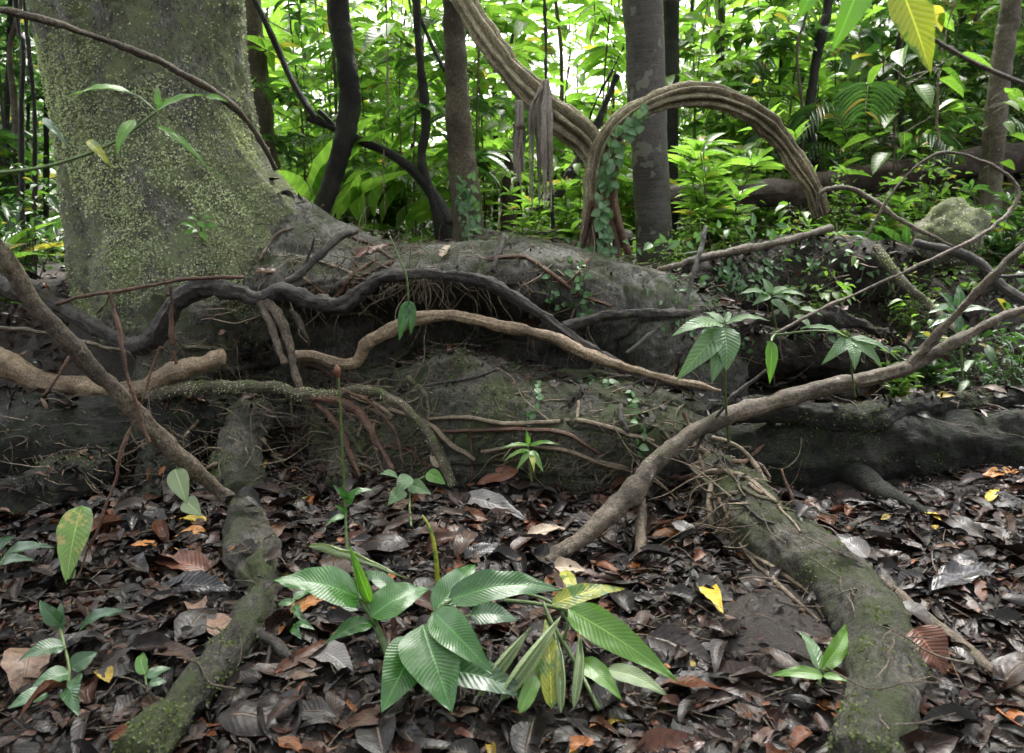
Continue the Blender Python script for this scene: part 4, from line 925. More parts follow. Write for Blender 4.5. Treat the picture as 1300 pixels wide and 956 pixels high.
fallen((370,790),(420,768), .05, 'dl_orange', 'glossy orange leaf tucked by the sprigs at lower left')
fallen((450,335),(500,318), .06, 'dl_red', 'red brown leaf stranded on top of the buttress crest')
fallen((560,335),(572,318), .05, 'dl_tan', 'tan leaf standing on the buttress crest by the thin trunk')
fallen((648,420),(690,412), .045, 'dl_orange', 'rust orange leaf behind the tan arching root')
for b, t, w, lab in [((222,595),(238,640),.08,'upper half of a pale blotched leaf leaning on the diagonal branch'), ((235,635),(256,655),.07,'lower pale blotched leaf dangling under the diagonal branch')]:
    V, Fq, uv = px_leaf(b, t, w * 330, 2.98, 2.92, n=NF, arch=.04, seed=int(b[0])); part('fallen_leaf', V, Fq, M['lf_glauc'], None, uv=uv, label=lab, cat='leaf')

# ------------------------------------------------------------------ moss tufts on the trunk
def scatter_on(surf, n, keep, s0, s1, flat=0.5):
    V, Fq = surf; c = V[Fq]; ctr = c.mean(1); nr_ = np.cross(c[:, 2] - c[:, 0], c[:, 3] - c[:, 1]); ar = np.linalg.norm(nr_, axis=1)
    nr_ = nr_ / (ar[:, None] + 1e-12)
    tocam = np.array([0, 0, CAMZ]) - ctr
    flip = np.sum(nr_ * tocam, 1) < 0; nr_[flip] *= -1
    w = ar * keep(ctr, nr_); w = w / w.sum()
    idx = RNG.choice(len(ctr), n, p=w)
    r = RNG.random((n, 2)); q = c[idx]
    p = (q[:, 0] * ((1 - r[:, :1]) * (1 - r[:, 1:])) + q[:, 1] * (r[:, :1] * (1 - r[:, 1:])) + q[:, 2] * (r[:, :1] * r[:, 1:]) + q[:, 3] * ((1 - r[:, :1]) * r[:, 1:]))
    nn = nr_[idx]
    ax = unit(nn * RNG.uniform(.3, 1.0, (n, 1)) + RNG.normal(0, .7, (n, 3)) + np.array([0, 0, -.35]))
    return p, ax, unit(nn + RNG.normal(0, .5, (n, 3))), RNG.uniform(s0, s1, n)
tplm = leaf_template(3, 3, 0.1, fold=0.3, droop=0.3)
def keep_tr(c, n):
    m = 1.6 * sstep(-0.25, 0.2, fbm(c * np.array([1, 1, .6]), 3.0, 3, 71) + 0.45 * fbm(c, 11, 3, 72)) * (n[:, 1] < 0.35) * (c[:, 2] < 3.2)
    dark = sstep(-2.05, -1.9, c[:, 0]) * sstep(1.5, 2.0, c[:, 2])       # barer strip up the right flank
    return (0.12 + m) * (1 - 0.9 * dark) + 0.03 * (n[:, 1] < 0.35) * (c[:, 2] < 3.2)
p, ax, nn, s = scatter_on(TRUNK, 105000, keep_tr, 0.006, 0.018)
tint = np.clip(0.55 + 0.5 * fbm(p, 2.2, 3, 77) + RNG.normal(0, .22, len(p)), 0, 1)
V, Fq, uv, t = many_leaves(p, ax, nn, s, s * RNG.uniform(.5, .9, len(s)), tplm, tint=tint)
ob = part('moss', V, Fq, M['mosstuft'], GT, uv=uv, tint=t); ob['kind'] = 'stuff'
# moss and liverwort on the buttresses
def keep_b(c, n): return sstep(0.12, 0.5, fbm(c, 4.2, 4, 81)) * (0.3 + 0.7 * (n[:, 2] > 0.1)) * (c[:, 1] < 5.2) + 0.006
allv = bvl = []
Vs, Fs, Us, Ts, o = [], [], [], [], 0
for sf, n in [(SURF[2], 5000), (SURF[3], 6000), (SURF[4], 3200), (SURF[5], 1500), (SURF[7], 4500), (SURF[8], 1300), (SURF[11], 1200), (SURF[12], 700), (SURF[16], 2000), (SURF[17], 1000)]:
    p, ax, nn, s = scatter_on(sf, n, keep_b, 0.004, 0.013)
    V, Fq, uv, t = many_leaves(p, ax, nn, s, s * .7, tplm)
    Vs.append(V); Fs.append(Fq + o); Us.append(uv); Ts.append(t); o += len(V)
ob = part('moss', np.vstack(Vs), np.vstack(Fs), M['mossgreen'], GT, uv=np.vstack(Us), tint=np.concatenate(Ts)); ob['kind'] = 'stuff'

for T, sf, full in MOSSY:
    nn_ = int((2600 if full else 900) * min(1, len(sf[0]) / 3500))
    kf = (lambda c, n: 0.15 + sstep(-.2, .3, fbm(c, 9, 3, 88))) if full else (lambda c, n: sstep(.15, .5, fbm(c, 7, 3, 89)) + .02)
    p, ax, nn, s = scatter_on(sf, nn_, kf, 0.003, 0.010)
    V, Fq, uv, t = many_leaves(p, ax, nn, s, s * .7, tplm)
    ob = part('moss', V, Fq, M['mosstuft' if full else 'mossgreen'], T, uv=uv, tint=t); ob['kind'] = 'stuff'

# ------------------------------------------------------------------ climbing creeper leaves
def creeper(label, path, n, spread, s0, s1, rounded=True, offd=0.012, mat='climb', dfix=None, name='creeper'):
    """leaves along a px path on the surface"""
    Q = catmull(np.array(path, float), max(n, 6)); pts, nr_ = [], []
    for i in range(n):
        a, b = Q[min(i, len(Q) - 1)][:2]; a2, b2 = near(a, spread), near(b, spread)
        if dfix is None: p_, n_ = hit(a2, b2, offd)
        else: p_, n_ = at(a2, b2, dfix + random.uniform(-.06, .02)), np.array([0, -1, .3])
        pts.append(p_); nr_.append(n_)
    pts = np.array(pts); nr_ = np.array(nr_)
    ax = unit(RNG.normal(0, .6, (n, 3)) + np.array([0, -.3, -.5])); nn = unit(nr_ + RNG.normal(0, .3, (n, 3)))
    L = RNG.uniform(s0, s1, n)
    V, Fq, uv, t = many_leaves(pts, ax, nn, L, L * (0.85 if rounded else .5), leaf_template(5, 7, 0, fold=.3, droop=.2))
    T = thing(name, label, 'creeper', pts[-1])
    part('foliage', V, Fq, M[mat], T, uv=uv, tint=t)
    m = [k for k in range(0, n, max(1, n // 9))]; q = pts[m]
    if dfix is None: q = q - nr_[m] * (offd - .003)
    V, Fq, uv = tube(q, np.full(len(q), .0018), nseg=5, step=.02, cap=False); part('stem', V, Fq, M['mossroot'], T, uv=uv)
creeper('overlapping round leaves climbing the crest root right of centre', [(725,330),(735,352),(742,372),(745,392)], 34, 9, .03, .055)
creeper('second patch of flat round leaves left of the larger crest patch', [(688,345),(698,365),(705,385),(722,395)], 24, 8, .025, .045)
creeper('short column of heart leaves hanging on the swollen root', [(684,490),(682,508),(678,525),(672,532)], 18, 5, .025, .04)
creeper('cluster of round leaves on top of the swollen root', [(742,484),(765,486),(780,490)], 14, 5, .025, .04)
creeper('dark column of leaves hanging at the right of the swollen root', [(802,500),(806,520),(812,545),(812,570)], 26, 6, .025, .045)
creeper('trailing leafy creeper across the right bank', [(840,360),(880,372),(905,385),(930,360),(960,340),(1000,330)], 90, 22, .03, .06, False)
creeper('low pale green leaves matting the bank below the vine arch', [(850,300),(900,285),(950,300),(1000,285),(1050,300),(1100,290)], 130, 22, .035, .07, False)
creeper('leafy runner scrambling over the far right bank', [(1080,330),(1120,350),(1180,340),(1240,350),(1290,370)], 70, 22, .03, .06, False)
creeper('glossy leaves spilling over the dark bank right of centre', [(860,330),(900,350),(960,330),(1010,340),(1060,330)], 110, 26, .035, .07, False)
creeper('sparse pale creeper crossing the mossy hollow right of centre', [(850,400),(900,420),(960,440),(1040,430),(1110,450)], 50, 16, .025, .05, True)
creeper('small leafy creeper hanging under the straight fallen stick', [(905,335),(930,350),(960,360),(985,352)], 60, 14, .025, .05, False)

# ------------------------------------------------------------------ background trees, vines
def trunk_thing(name, label, L, mat, group=None, extra=(), nseg=20, cat='tree', noise=.006, top=True, crown=False, **kw):
    base = at(*L[-1][:3]); base[2] = float(ground(base[0], base[1], False))
    T = thing(name, label, cat, base, group)
    L = list(L)
    if top:      # carry the trunk on up out of view
        a, b = L[0], L[1]; k = 4.0 * (1000 / a[2]) / max(30, abs(a[1] - b[1]))
        k = min(k, 14); L.insert(0, (a[0] + (a[0] - b[0]) * k * .5, a[1] - abs(a[1] - b[1]) * k, a[2], a[3] * .85))
    p, r = W(L); p = list(p); r = list(r)
    if p[-1][2] > base[2] - .05 and cat == 'tree': p.append(np.array([p[-1][0], p[-1][1], base[2] - .12])); r.append(r[-1] * 1.25)
    V, Fq, uv = tube(p, r, nseg=nseg, step=.03, noise=noise, nsc=14, knob=.004, seed=int(L[-1][0]), **kw)
    part('trunk' if cat == 'tree' else 'stem', V, Fq, mat, T, uv=uv)
    for e in extra:
        V, Fq, uv = px_tube(e, nseg=10, step=.03, noise=.002); part('limb', V, Fq, mat, T, uv=uv)
    if crown:
        c = p[0]; n = 260; pos = c + RNG.normal(0, 1, (n, 3)) * [1.1, 1.1, .6]
        V, Fq, uv, t = many_leaves(pos, unit(RNG.normal(0, 1, (n, 3)) * [1, 1, .3] + [0, 0, -.3]), unit(RNG.normal(0, .4, (n, 3)) + [0, 0, 1]), RNG.uniform(.2, .4, n), RNG.uniform(.08, .14, n), leaf_template(3, 4))
        part('crown', V, Fq, M['bg_mid'], T, uv=uv, tint=t)
    return T
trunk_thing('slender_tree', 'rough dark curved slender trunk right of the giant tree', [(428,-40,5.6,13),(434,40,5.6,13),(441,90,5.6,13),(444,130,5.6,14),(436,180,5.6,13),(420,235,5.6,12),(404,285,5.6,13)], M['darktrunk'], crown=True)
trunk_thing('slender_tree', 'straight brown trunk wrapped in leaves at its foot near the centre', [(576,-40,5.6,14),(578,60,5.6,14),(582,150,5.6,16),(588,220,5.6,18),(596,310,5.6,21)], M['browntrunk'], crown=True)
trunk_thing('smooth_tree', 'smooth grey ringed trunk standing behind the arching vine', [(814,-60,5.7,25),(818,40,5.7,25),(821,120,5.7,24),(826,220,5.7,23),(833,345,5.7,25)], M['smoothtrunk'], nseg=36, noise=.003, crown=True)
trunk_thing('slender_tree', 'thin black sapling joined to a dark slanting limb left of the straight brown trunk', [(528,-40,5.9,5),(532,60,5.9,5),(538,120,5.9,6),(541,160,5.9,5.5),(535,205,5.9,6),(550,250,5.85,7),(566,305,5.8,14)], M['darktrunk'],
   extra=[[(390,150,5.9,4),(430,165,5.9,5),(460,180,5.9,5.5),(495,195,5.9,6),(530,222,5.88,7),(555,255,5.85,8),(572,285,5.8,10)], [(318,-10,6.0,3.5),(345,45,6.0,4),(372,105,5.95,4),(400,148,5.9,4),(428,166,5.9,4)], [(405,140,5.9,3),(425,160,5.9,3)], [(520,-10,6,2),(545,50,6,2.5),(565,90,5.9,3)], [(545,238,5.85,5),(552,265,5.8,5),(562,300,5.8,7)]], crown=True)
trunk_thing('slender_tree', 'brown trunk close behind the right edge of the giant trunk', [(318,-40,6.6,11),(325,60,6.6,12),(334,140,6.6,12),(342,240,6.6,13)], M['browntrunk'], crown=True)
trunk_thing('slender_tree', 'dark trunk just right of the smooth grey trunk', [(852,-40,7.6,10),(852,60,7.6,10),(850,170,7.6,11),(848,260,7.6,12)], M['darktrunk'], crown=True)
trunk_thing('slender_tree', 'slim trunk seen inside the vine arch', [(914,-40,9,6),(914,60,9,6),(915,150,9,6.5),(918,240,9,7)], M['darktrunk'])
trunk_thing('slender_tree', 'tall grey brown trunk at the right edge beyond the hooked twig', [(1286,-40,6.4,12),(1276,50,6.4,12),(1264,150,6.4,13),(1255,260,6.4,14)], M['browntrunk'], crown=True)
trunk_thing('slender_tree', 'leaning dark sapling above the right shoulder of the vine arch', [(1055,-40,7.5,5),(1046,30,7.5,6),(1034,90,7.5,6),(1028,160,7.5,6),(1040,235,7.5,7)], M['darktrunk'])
trunk_thing('dead_stump', 'short brown broken stump beyond the dangling dry strips', [(650,192,7.5,7),(648,215,7.5,9),(646,250,7.5,10),(645,290,7.5,10)], M['rottenlog'], top=False, cat='tree')
# thin background stems, by zone
zones = [(330, 560, 'thin dark stem in the bright forest between the giant trunk and the straight brown trunk', 5), (600, 800, 'thin dark stem in the bright forest behind the dangling dry strips', 4), (870, 1040, 'thin dark stem in the forest seen through the vine arch', 4), (1060, 1290, 'thin dark stem on the slope right of the vine arch', 5), (0, 62, 'thin dark stem left of the giant trunk', 6)]
for x0, x1, lab, n in zones:
    for i in range(n):
        x = x0 + (x1 - x0) * (i + random.uniform(.1, .9)) / n; d = random.uniform(7, 12); r = random.uniform(1.2, 3.2)
        if x0 == 0: d = random.uniform(5.5, 7); r = random.uniform(2, 4.5)
        yb_ = 300 - (d - 6) * 4
        trunk_thing('thin_tree', lab, [(x + random.uniform(-14, 14), -40, d, r), (x + random.uniform(-8, 8), 60, d, r), (x, 150, d, r * 1.1), (x + random.uniform(-5, 5), yb_, d, r * 1.2)], random.choice([M['darktrunk'], M['browntrunk']]), group=lab.replace('thin dark stem', 'thin dark stems'), nseg=8, noise=.002)
# bent sticks in the mid distance
root_thing('fallen_branch', 'dark broken pole leaning behind the vine junction', 'branch', [[(784,95,6.2,4),(765,140,6.2,5),(740,195,6.2,6),(722,225,6.2,7),(700,262,6.2,6)], [(745,180,6.2,2),(752,140,6.2,2),(792,60,6.2,2)]], M['darktrunk'], nseg=10)

# fluted lianas
def liana(name, label, L, fl, tw, mat, fd=0.75, ns=96, extra=()):
    p, r = W(L); T = thing(name, label, 'liana', at(*L[0][:3]))
    V, Fq, uv = tube(p, r, nseg=ns, step=.012, flute=fl, fdepth=fd, twist=tw, noise=.004, nsc=26, knob=.010, gv=.10, seed=5)
    part('stem', V, Fq, mat, T, uv=uv)
    for e in extra:
        V, Fq, uv = px_tube(e, nseg=8, step=.02, noise=.0015); part('strand', V, Fq, M['redroot'], T, uv=uv)
    return T
arch = [(762,335,4.95,10.5),(757,290,4.92,9.9),(757,245,4.9,10.5),(762,205,4.88,11.2),(778,170,4.86,11.8),(805,144,4.84,12.4),(845,125,4.82,13.0),(890,120,4.82,13.0),(930,130,4.84,12.4),(965,150,4.88,11.8),(992,178,4.92,11.2),(1013,210,4.96,10.5),(1032,240,5.0,9.3),(1042,272,5.05,8.0)]
liana('fluted_liana', 'thick ribbed tan liana forming a high arch over the ridge', arch, 9, 5.0, M['vine'], extra=[
  [(760,260,4.85,4),(745,290,4.85,4),(738,320,4.8,4)], [(770,250,4.82,5),(778,285,4.82,5),(785,325,4.78,5)], [(750,255,4.86,3),(742,300,4.8,3),(728,325,4.78,3)], [(765,230,4.82,4),(773,270,4.82,4),(770,322,4.78,4)], [(775,180,4.8,4),(785,200,4.8,4),(778,225,4.8,5),(782,270,4.8,5),(798,322,4.8,5)], [(755,280,4.84,4),(752,310,4.8,4),(748,338,4.78,4)]])
liana('fluted_liana', 'heavy ribbed liana slanting down from the top centre to the arch foot', [(548,-60,5.4,12.9),(580,-15,5.35,12.9),(610,35,5.3,13.7),(645,85,5.25,14.4),(685,128,5.2,15.2),(720,158,5.16,16.0),(745,180,5.14,15.2),(757,208,5.12,12.9),(752,250,5.1,9.1),(748,320,5.1,9.1)], 8, 3.0, M['vine'])
# hanging dry strips
T = thing('dead_palm_frond', 'bundle of dry grey strips hanging from the slanting ribbed liana', 'dead leaf', at(690, 100, 5.0))
ms = []
for i in range(26):
    k = random.random(); x = 688 + random.uniform(-16, 10) if k < .7 else 662 + random.uniform(-6, 6)
    y0 = 100 + random.uniform(0, 12) if k < .7 else 128; y1 = random.uniform(200, 285) if k < .7 else random.uniform(190, 245)
    w = random.uniform(2, 5); d = random.uniform(4.88, 5.02)
    Q = [at(694 - (694 - x) * .2 if k < .7 else x, y0, d), at(x, y0 + 30, d - .02), at(x + random.uniform(-4, 4), (y0 + y1) / 2, d), at(x + random.uniform(-6, 6), y1, d)]
    V, Fq, uv = tube(Q, [rad(w, x, 200, d) * q for q in (.5, 1, .8, .2)], nseg=8, step=.03, flat=.25, noise=.003, nsc=30, seed=i); ms.append((V, Fq, uv))
V, Fq, uv = merge(ms); part('strips', V, Fq, M['deadstrip'], T, uv=uv)
root_thing('hanging_vine', 'thin dark vine hanging straight past the dry strips', 'vine', [[(690,-40,5.3,3),(693,60,5.2,3),(695,150,5.1,3),(700,230,5.1,3),(702,290,5.1,3)]], M['darktrunk'], nseg=8)
for x, y1 in [(489, 270), (720, 160), (752, 60), (1192, 180)]:
    root_thing('hanging_vine', {489: 'hair thin vine hanging left of the straight brown trunk', 720: 'pale dry strand hanging from the slanting liana', 752: 'thin pale strand hanging at the top centre', 1192: 'pale crooked aerial root hanging left of the right edge trunk'}[x], 'vine',
      [[(x + (30 if x == 1192 else 0), -40, 5.6, 1.2), (x + 3, y1 * .4, 5.6, 1.2), (x - 2, y1 * .8, 5.6, 1.6 if x != 1192 else 3), (x, y1, 5.6, 1 if x != 1192 else 3)]], M['tanroot'], nseg=6)
# creepers on arch and trunk
creeper('pale green creeper climbing the left leg of the arching liana', [(775,330),(768,300),(765,270),(768,240),(775,210),(785,180),(800,158),(815,142)], 110, 9, .04, .075, True, dfix=4.76)
creeper('ferny creeper wrapped round the foot of the straight brown trunk', [(600,305),(598,285),(592,262),(594,245),(590,230)], 90, 11, .04, .08, False, dfix=5.42)
creeper('thin leafy vine stretched level across the smooth trunk foot', [(640,318),(700,312),(760,312),(830,308),(880,300),(930,290),(1000,285)], 34, 6, .05, .09, False, dfix=4.75)

# fallen logs
for L, lab, mt in [([(560,306,5.9,13),(640,303,6.0,14),(720,300,6.1,14),(800,303,6.2,13)], 'flat grey log lying behind the buttress crest', 'greylog'),
                   ([(835,254,6.5,20),(900,250,6.5,20),(960,247,6.5,19),(1010,244,6.5,18),(1035,242,6.5,14)], 'dark mossy fallen log seen through the vine arch', 'rottenlog'),
                   ([(1030,234,6.7,17),(1100,226,6.8,19),(1200,213,6.9,21),(1300,198,7.0,23),(1400,182,7.1,24)], 'long rotten reddish log on the slope at right', 'rottenlog')]:
    root_thing('fallen_log', lab, 'log', [L], M[mt], nseg=28, noise=.012, nsc=6, step=.03)
# mossy boulder on right
def boulder(c, r, label, mat, seed):
    nu, nv = 40, 24; u = np.linspace(0, 2 * np.pi, nu + 1); v = np.linspace(-1.5707, 1.5707, nv); U, Vv = np.meshgrid(u, v)
    D = np.stack([np.cos(Vv) * np.cos(U), np.cos(Vv) * np.sin(U), np.sin(Vv)], -1)
    k = 1 + .26 * fbm(D, 1.7, 4, seed) - .12 * np.clip(.2 - np.abs(fbm(D, 1.3, 2, seed + 5)), 0, 1) / .2; k[:, -1] = k[:, 0]
    V = c + D * k[..., None] * np.array(r); uv = np.stack([U * .2, Vv * .4], -1)
    V = V.reshape(-1, 3); Fq = grid_faces(nu + 1, nv)
    o = part('boulder', V, Fq, mat, None, uv=uv.reshape(-1, 2), label=label, cat='boulder'); return V, Fq, o
V, Fq, o = boulder(at(1205, 296, 5.2), (.22, .2, .2), 'round moss covered boulder on the right bank', M['giant'], 4)
p, ax, nn, s = scatter_on((V, Fq), 2200, lambda c, n: 1.0 + 0 * c[:, 0], .006, .016)
V2, F2, uv2, t2 = many_leaves(p, ax, nn, s, s * .7, tplm)
part('moss', V2, F2, M['mosstuft'], o, uv=uv2, tint=t2)
o['label'] = 'round moss covered boulder on the right bank'

# ------------------------------------------------------------------ understorey plants
def shrub_mesh(kind, seed):
    """returns (stem V,F,uv), (leaves V,F,uv,t). built at the origin, about 1 unit = 1 m"""
    rg = np.random.default_rng(seed); st = []; pos, ax, nn, LL, WW = [], [], [], [], []
    def rosette(c, n, L, w, tilt, dirv=None):
        a0 = rg.random() * 6.28
        for i in range(n):
            a = a0 + i * 2.4 + rg.normal(0, .2); el = tilt + rg.normal(0, .25)
            d = np.array([math.cos(a) * math.cos(el), math.sin(a) * math.cos(el), math.sin(el)])
            pos.append(c + d * .02); ax.append(d); nn.append(np.array([-d[0] * math.sin(el), -d[1] * math.sin(el), math.cos(el)]) + rg.normal(0, .25, 3)); l = L * rg.uniform(.65, 1.15); LL.append(l); WW.append(l * w * rg.uniform(.85, 1.15))
    if kind == 'tall':      # sapling with whorls of long leaves
        H = 3.4; lean = rg.normal(0, .25, 2); top = np.array([lean[0], lean[1], H])
        q = [np.array([0, 0, -.1]), np.array([lean[0] * .2 + rg.normal(0, .08), lean[1] * .2, H * .3]), np.array([lean[0] * .5 - rg.normal(0, .08), lean[1] * .5, H * .6]), top]
        st.append(tube(q, [.010, .009, .007, .004], nseg=6, step=.15, cap=False))
        for i in range(15):
            z = rg.uniform(.5, H); b = np.array([lean[0] * (z / H) ** 1.5, lean[1] * (z / H) ** 1.5, z]); a = rg.random() * 6.28; l = rg.uniform(.25, .75)
            e = b + np.array([math.cos(a) * l, math.sin(a) * l, rg.uniform(.0, .35)])
            st.append(tube([b, (b + e) / 2 + [0, 0, .05], e], [.006, .004, .003], nseg=4, step=.15, cap=False))
            rosette(e, rg.integers(5, 8), .33, .34, .05)
            rosette((b + e) / 2, 2, .28, .34, 0)
        rosette(top, 8, .3, .3, .2)
    elif kind == 'bush':    # many small leaves
        for k in range(9):
            a = rg.random() * 6.28; H = rg.uniform(.7, 1.7); sp_ = rg.uniform(.1, .55); e = np.array([math.cos(a) * sp_, math.sin(a) * sp_, H])
            st.append(tube([np.array([0, 0, -.05]), e * [.4, .4, .5], e], [.009, .007, .003], nseg=5, step=.12, cap=False))
            for j in range(26):
                t = rg.uniform(.2, 1.0); c = e * [t, t, t] + rg.normal(0, .10, 3); rosette(c, 1, .13, .42, rg.normal(0, .35))
    elif kind == 'strap':   # arching strap leaves from the ground
        for k in range(13):
            a = rg.random() * 6.28; el = rg.uniform(.5, 1.3); d = np.array([math.cos(a) * math.cos(el), math.sin(a) * math.cos(el), math.sin(el)])
            L = rg.uniform(.6, 1.1); b = d * L * .45; st.append(tube([np.zeros(3), b * .5 + [0, 0, .02], b], [.008, .006, .005], nseg=5, step=.12, cap=False))
            pos.append(b); ax.append(d); nn.append(np.array([-d[0], -d[1], .6]) + rg.normal(0, .2, 3)); LL.append(L * .75); WW.append(L * .17)
    elif kind == 'rosette': # fresh upright whorled shrub
        for k in range(7):
            a = rg.random() * 6.28; sp_ = rg.uniform(.05, .4); H = rg.uniform(.35, 1.15); e = np.array([math.cos(a) * sp_, math.sin(a) * sp_, H])
            st.append(tube([np.array([0, 0, -.05]), e * [.5, .5, .5], e], [.008, .006, .004], nseg=5, step=.12, cap=False))
            for z in (1, .75, .5): rosette(e * [z, z, z], 7, .24, .32, .45)
    elif kind == 'broad':   # few large oval leaves on bowed stalks
        H = 2.2; st.append(tube([np.array([0, 0, -.1]), np.array([.06, .04, H * .5]), np.array([-.05, .1, H])], [.012, .01, .005], nseg=6, step=.15, cap=False))
        for k in range(20):
            z = rg.uniform(.3, H); a = rg.random() * 6.28; l = rg.uniform(.12, .5); d = np.array([math.cos(a), math.sin(a), rg.uniform(.1, .7)]); b = np.array([0, 0, z]); e = b + d * l
            st.append(tube([b, b + d * l * .5 + [0, 0, .02], e], [.005, .004, .003], nseg=4, step=.15, cap=False))
            pos.append(e); ax.append(np.array([d[0], d[1], rg.uniform(-.8, .1)])); nn.append(np.array([d[0] * .4, d[1] * .4, 1]) + rg.normal(0, .3, 3)); q = rg.uniform(.22, .42); LL.append(q); WW.append(q * .48)
    elif kind == 'palm':    # arching feather fronds
        for k in range(9):
            a = rg.random() * 6.28; L = rg.uniform(.9, 1.7); h = rg.uniform(.7, 1.5); d = np.array([math.cos(a), math.sin(a), 0]); s_ = np.array([-d[1], d[0], 0])
            P3 = [np.zeros(3), d * L * .3 + [0, 0, h * .7], d * L * .7 + [0, 0, h], d * L + [0, 0, h * .75]]; st.append(tube(P3, [.01, .007, .005, .002], nseg=4, step=.1, cap=False))
            C_ = catmull(np.array(P3), 26)
            for j in range(6, 26):
                tv = C_[min(j + 1, 25)] - C_[j - 1]; tv = tv / (np.linalg.norm(tv) + 1e-9)
                for sd_ in (1, -1):
                    pos.append(C_[j]); ax.append(s_ * sd_ + tv * .55 + [0, 0, -.25]); nn.append(np.array([0, 0, 1]) + rg.normal(0, .15, 3)); q = .34 * math.sin(3.14 * (j - 4) / 24) + .08; LL.append(q); WW.append(.035)
    elif kind == 'layer':   # horizontal sprays of medium leaves
        H = 2.8; st.append(tube([np.array([0, 0, -.1]), np.array([.1, 0, H * .5]), np.array([.0, .1, H])], [.009, .007, .004], nseg=6, step=.15, cap=False))
        for k in range(20):
            z = rg.uniform(.4, H); a = rg.random() * 6.28; l = rg.uniform(.4, 1.0); d = np.array([math.cos(a), math.sin(a), rg.uniform(-.1, .3)]); b = np.array([0, 0, z])
            st.append(tube([b, b + d * l * .5 + [0, 0, .06], b + d * l], [.005, .004, .002], nseg=4, step=.15, cap=False))
            s_ = np.array([-d[1], d[0], 0])
            for j in range(9):
                t = .2 + .8 * j / 8; c = b + d * l * t + [0, 0, .05 * math.sin(3.14 * t)]; dv = d * .6 + s_ * (1 if j % 2 else -1) + [0, 0, rg.normal(-.25, .2)]
                pos.append(c); ax.append(dv); nn.append(np.array([0, 0, 1]) + rg.normal(0, .3, 3)); q = .24 * rg.uniform(.7, 1.2); LL.append(q); WW.append(q * .42)
    V, Fq, uv, t = many_leaves(np.array(pos), np.array(ax), np.array(nn), np.array(LL), np.array(WW), leaf_template(3, 6, droop=.2 if kind != 'strap' else .5, fold=.5), tint=rg.random(len(pos)))
    return merge(st), (V, Fq, uv, t)
protos = {}
KD = {'tall': 'sapling with whorled long leaves', 'bush': 'small leaved bush', 'strap': 'arching strap leaved plant', 'rosette': 'upright whorled shrub', 'layer': 'sapling with level leaf sprays', 'broad': 'plant with large oval leaves', 'palm': 'feathery palm clump'}
KC = {'tall': 'sapling', 'bush': 'bush', 'strap': 'plant', 'rosette': 'shrub', 'layer': 'sapling', 'broad': 'plant', 'palm': 'palm'}
for k in KD:
    for v in range(3):
        s_, l_ = shrub_mesh(k, 100 + v * 13 + len(k))
        for mt in ('bg_bright', 'bg_mid', 'bg_dark'):
            me1 = protos[(k, v, 'bg_bright')][0] if (k, v, 'bg_bright') in protos else mesh_np('stem', s_[0], s_[1], M['browntrunk'], uv=s_[2])
            protos[(k, v, mt)] = (me1, mesh_np('foliage', l_[0], l_[1], M[mt], uv=l_[2], tint=l_[3]))
def put(kind, v, mt, x, y, sc, lab, group=None, z=None):
    T = thing({'tall': 'sapling', 'layer': 'sapling', 'bush': 'bush', 'strap': 'strap_plant', 'rosette': 'shrub', 'broad': 'broadleaf_plant', 'palm': 'palm_clump'}[kind], lab, KC[kind], (x, y, float(ground(x, y, False)) - .02 if z is None else z), group, rz=random.uniform(0, 6.28))
    T.scale = (sc, sc, sc)
    me1, me2 = protos[(kind, v, mt)]
    link('stem', me1, T); link('foliage', me2, T)
    return T
def zone(px):
    if px < 320: return 'in the shade left of the giant trunk'
    if px < 575: return 'between giant trunk and brown trunk'
    if px < 800: return 'behind the dangling dry strips'
    if px < 1030: return 'behind the vine arch'
    return 'on the slope right of the vine arch'
MW = {'bg_bright': 'bright', 'bg_mid': 'mid green', 'bg_dark': 'dark'}
def putz(kind, v, mt, px, y, sc):
    x = (px - CX) / F * y * 1.0
    lab = MW[mt] + ' ' + KD[kind] + ' ' + zone(px); put(kind, v, mt, x, y, sc, lab, group='understorey: ' + lab)
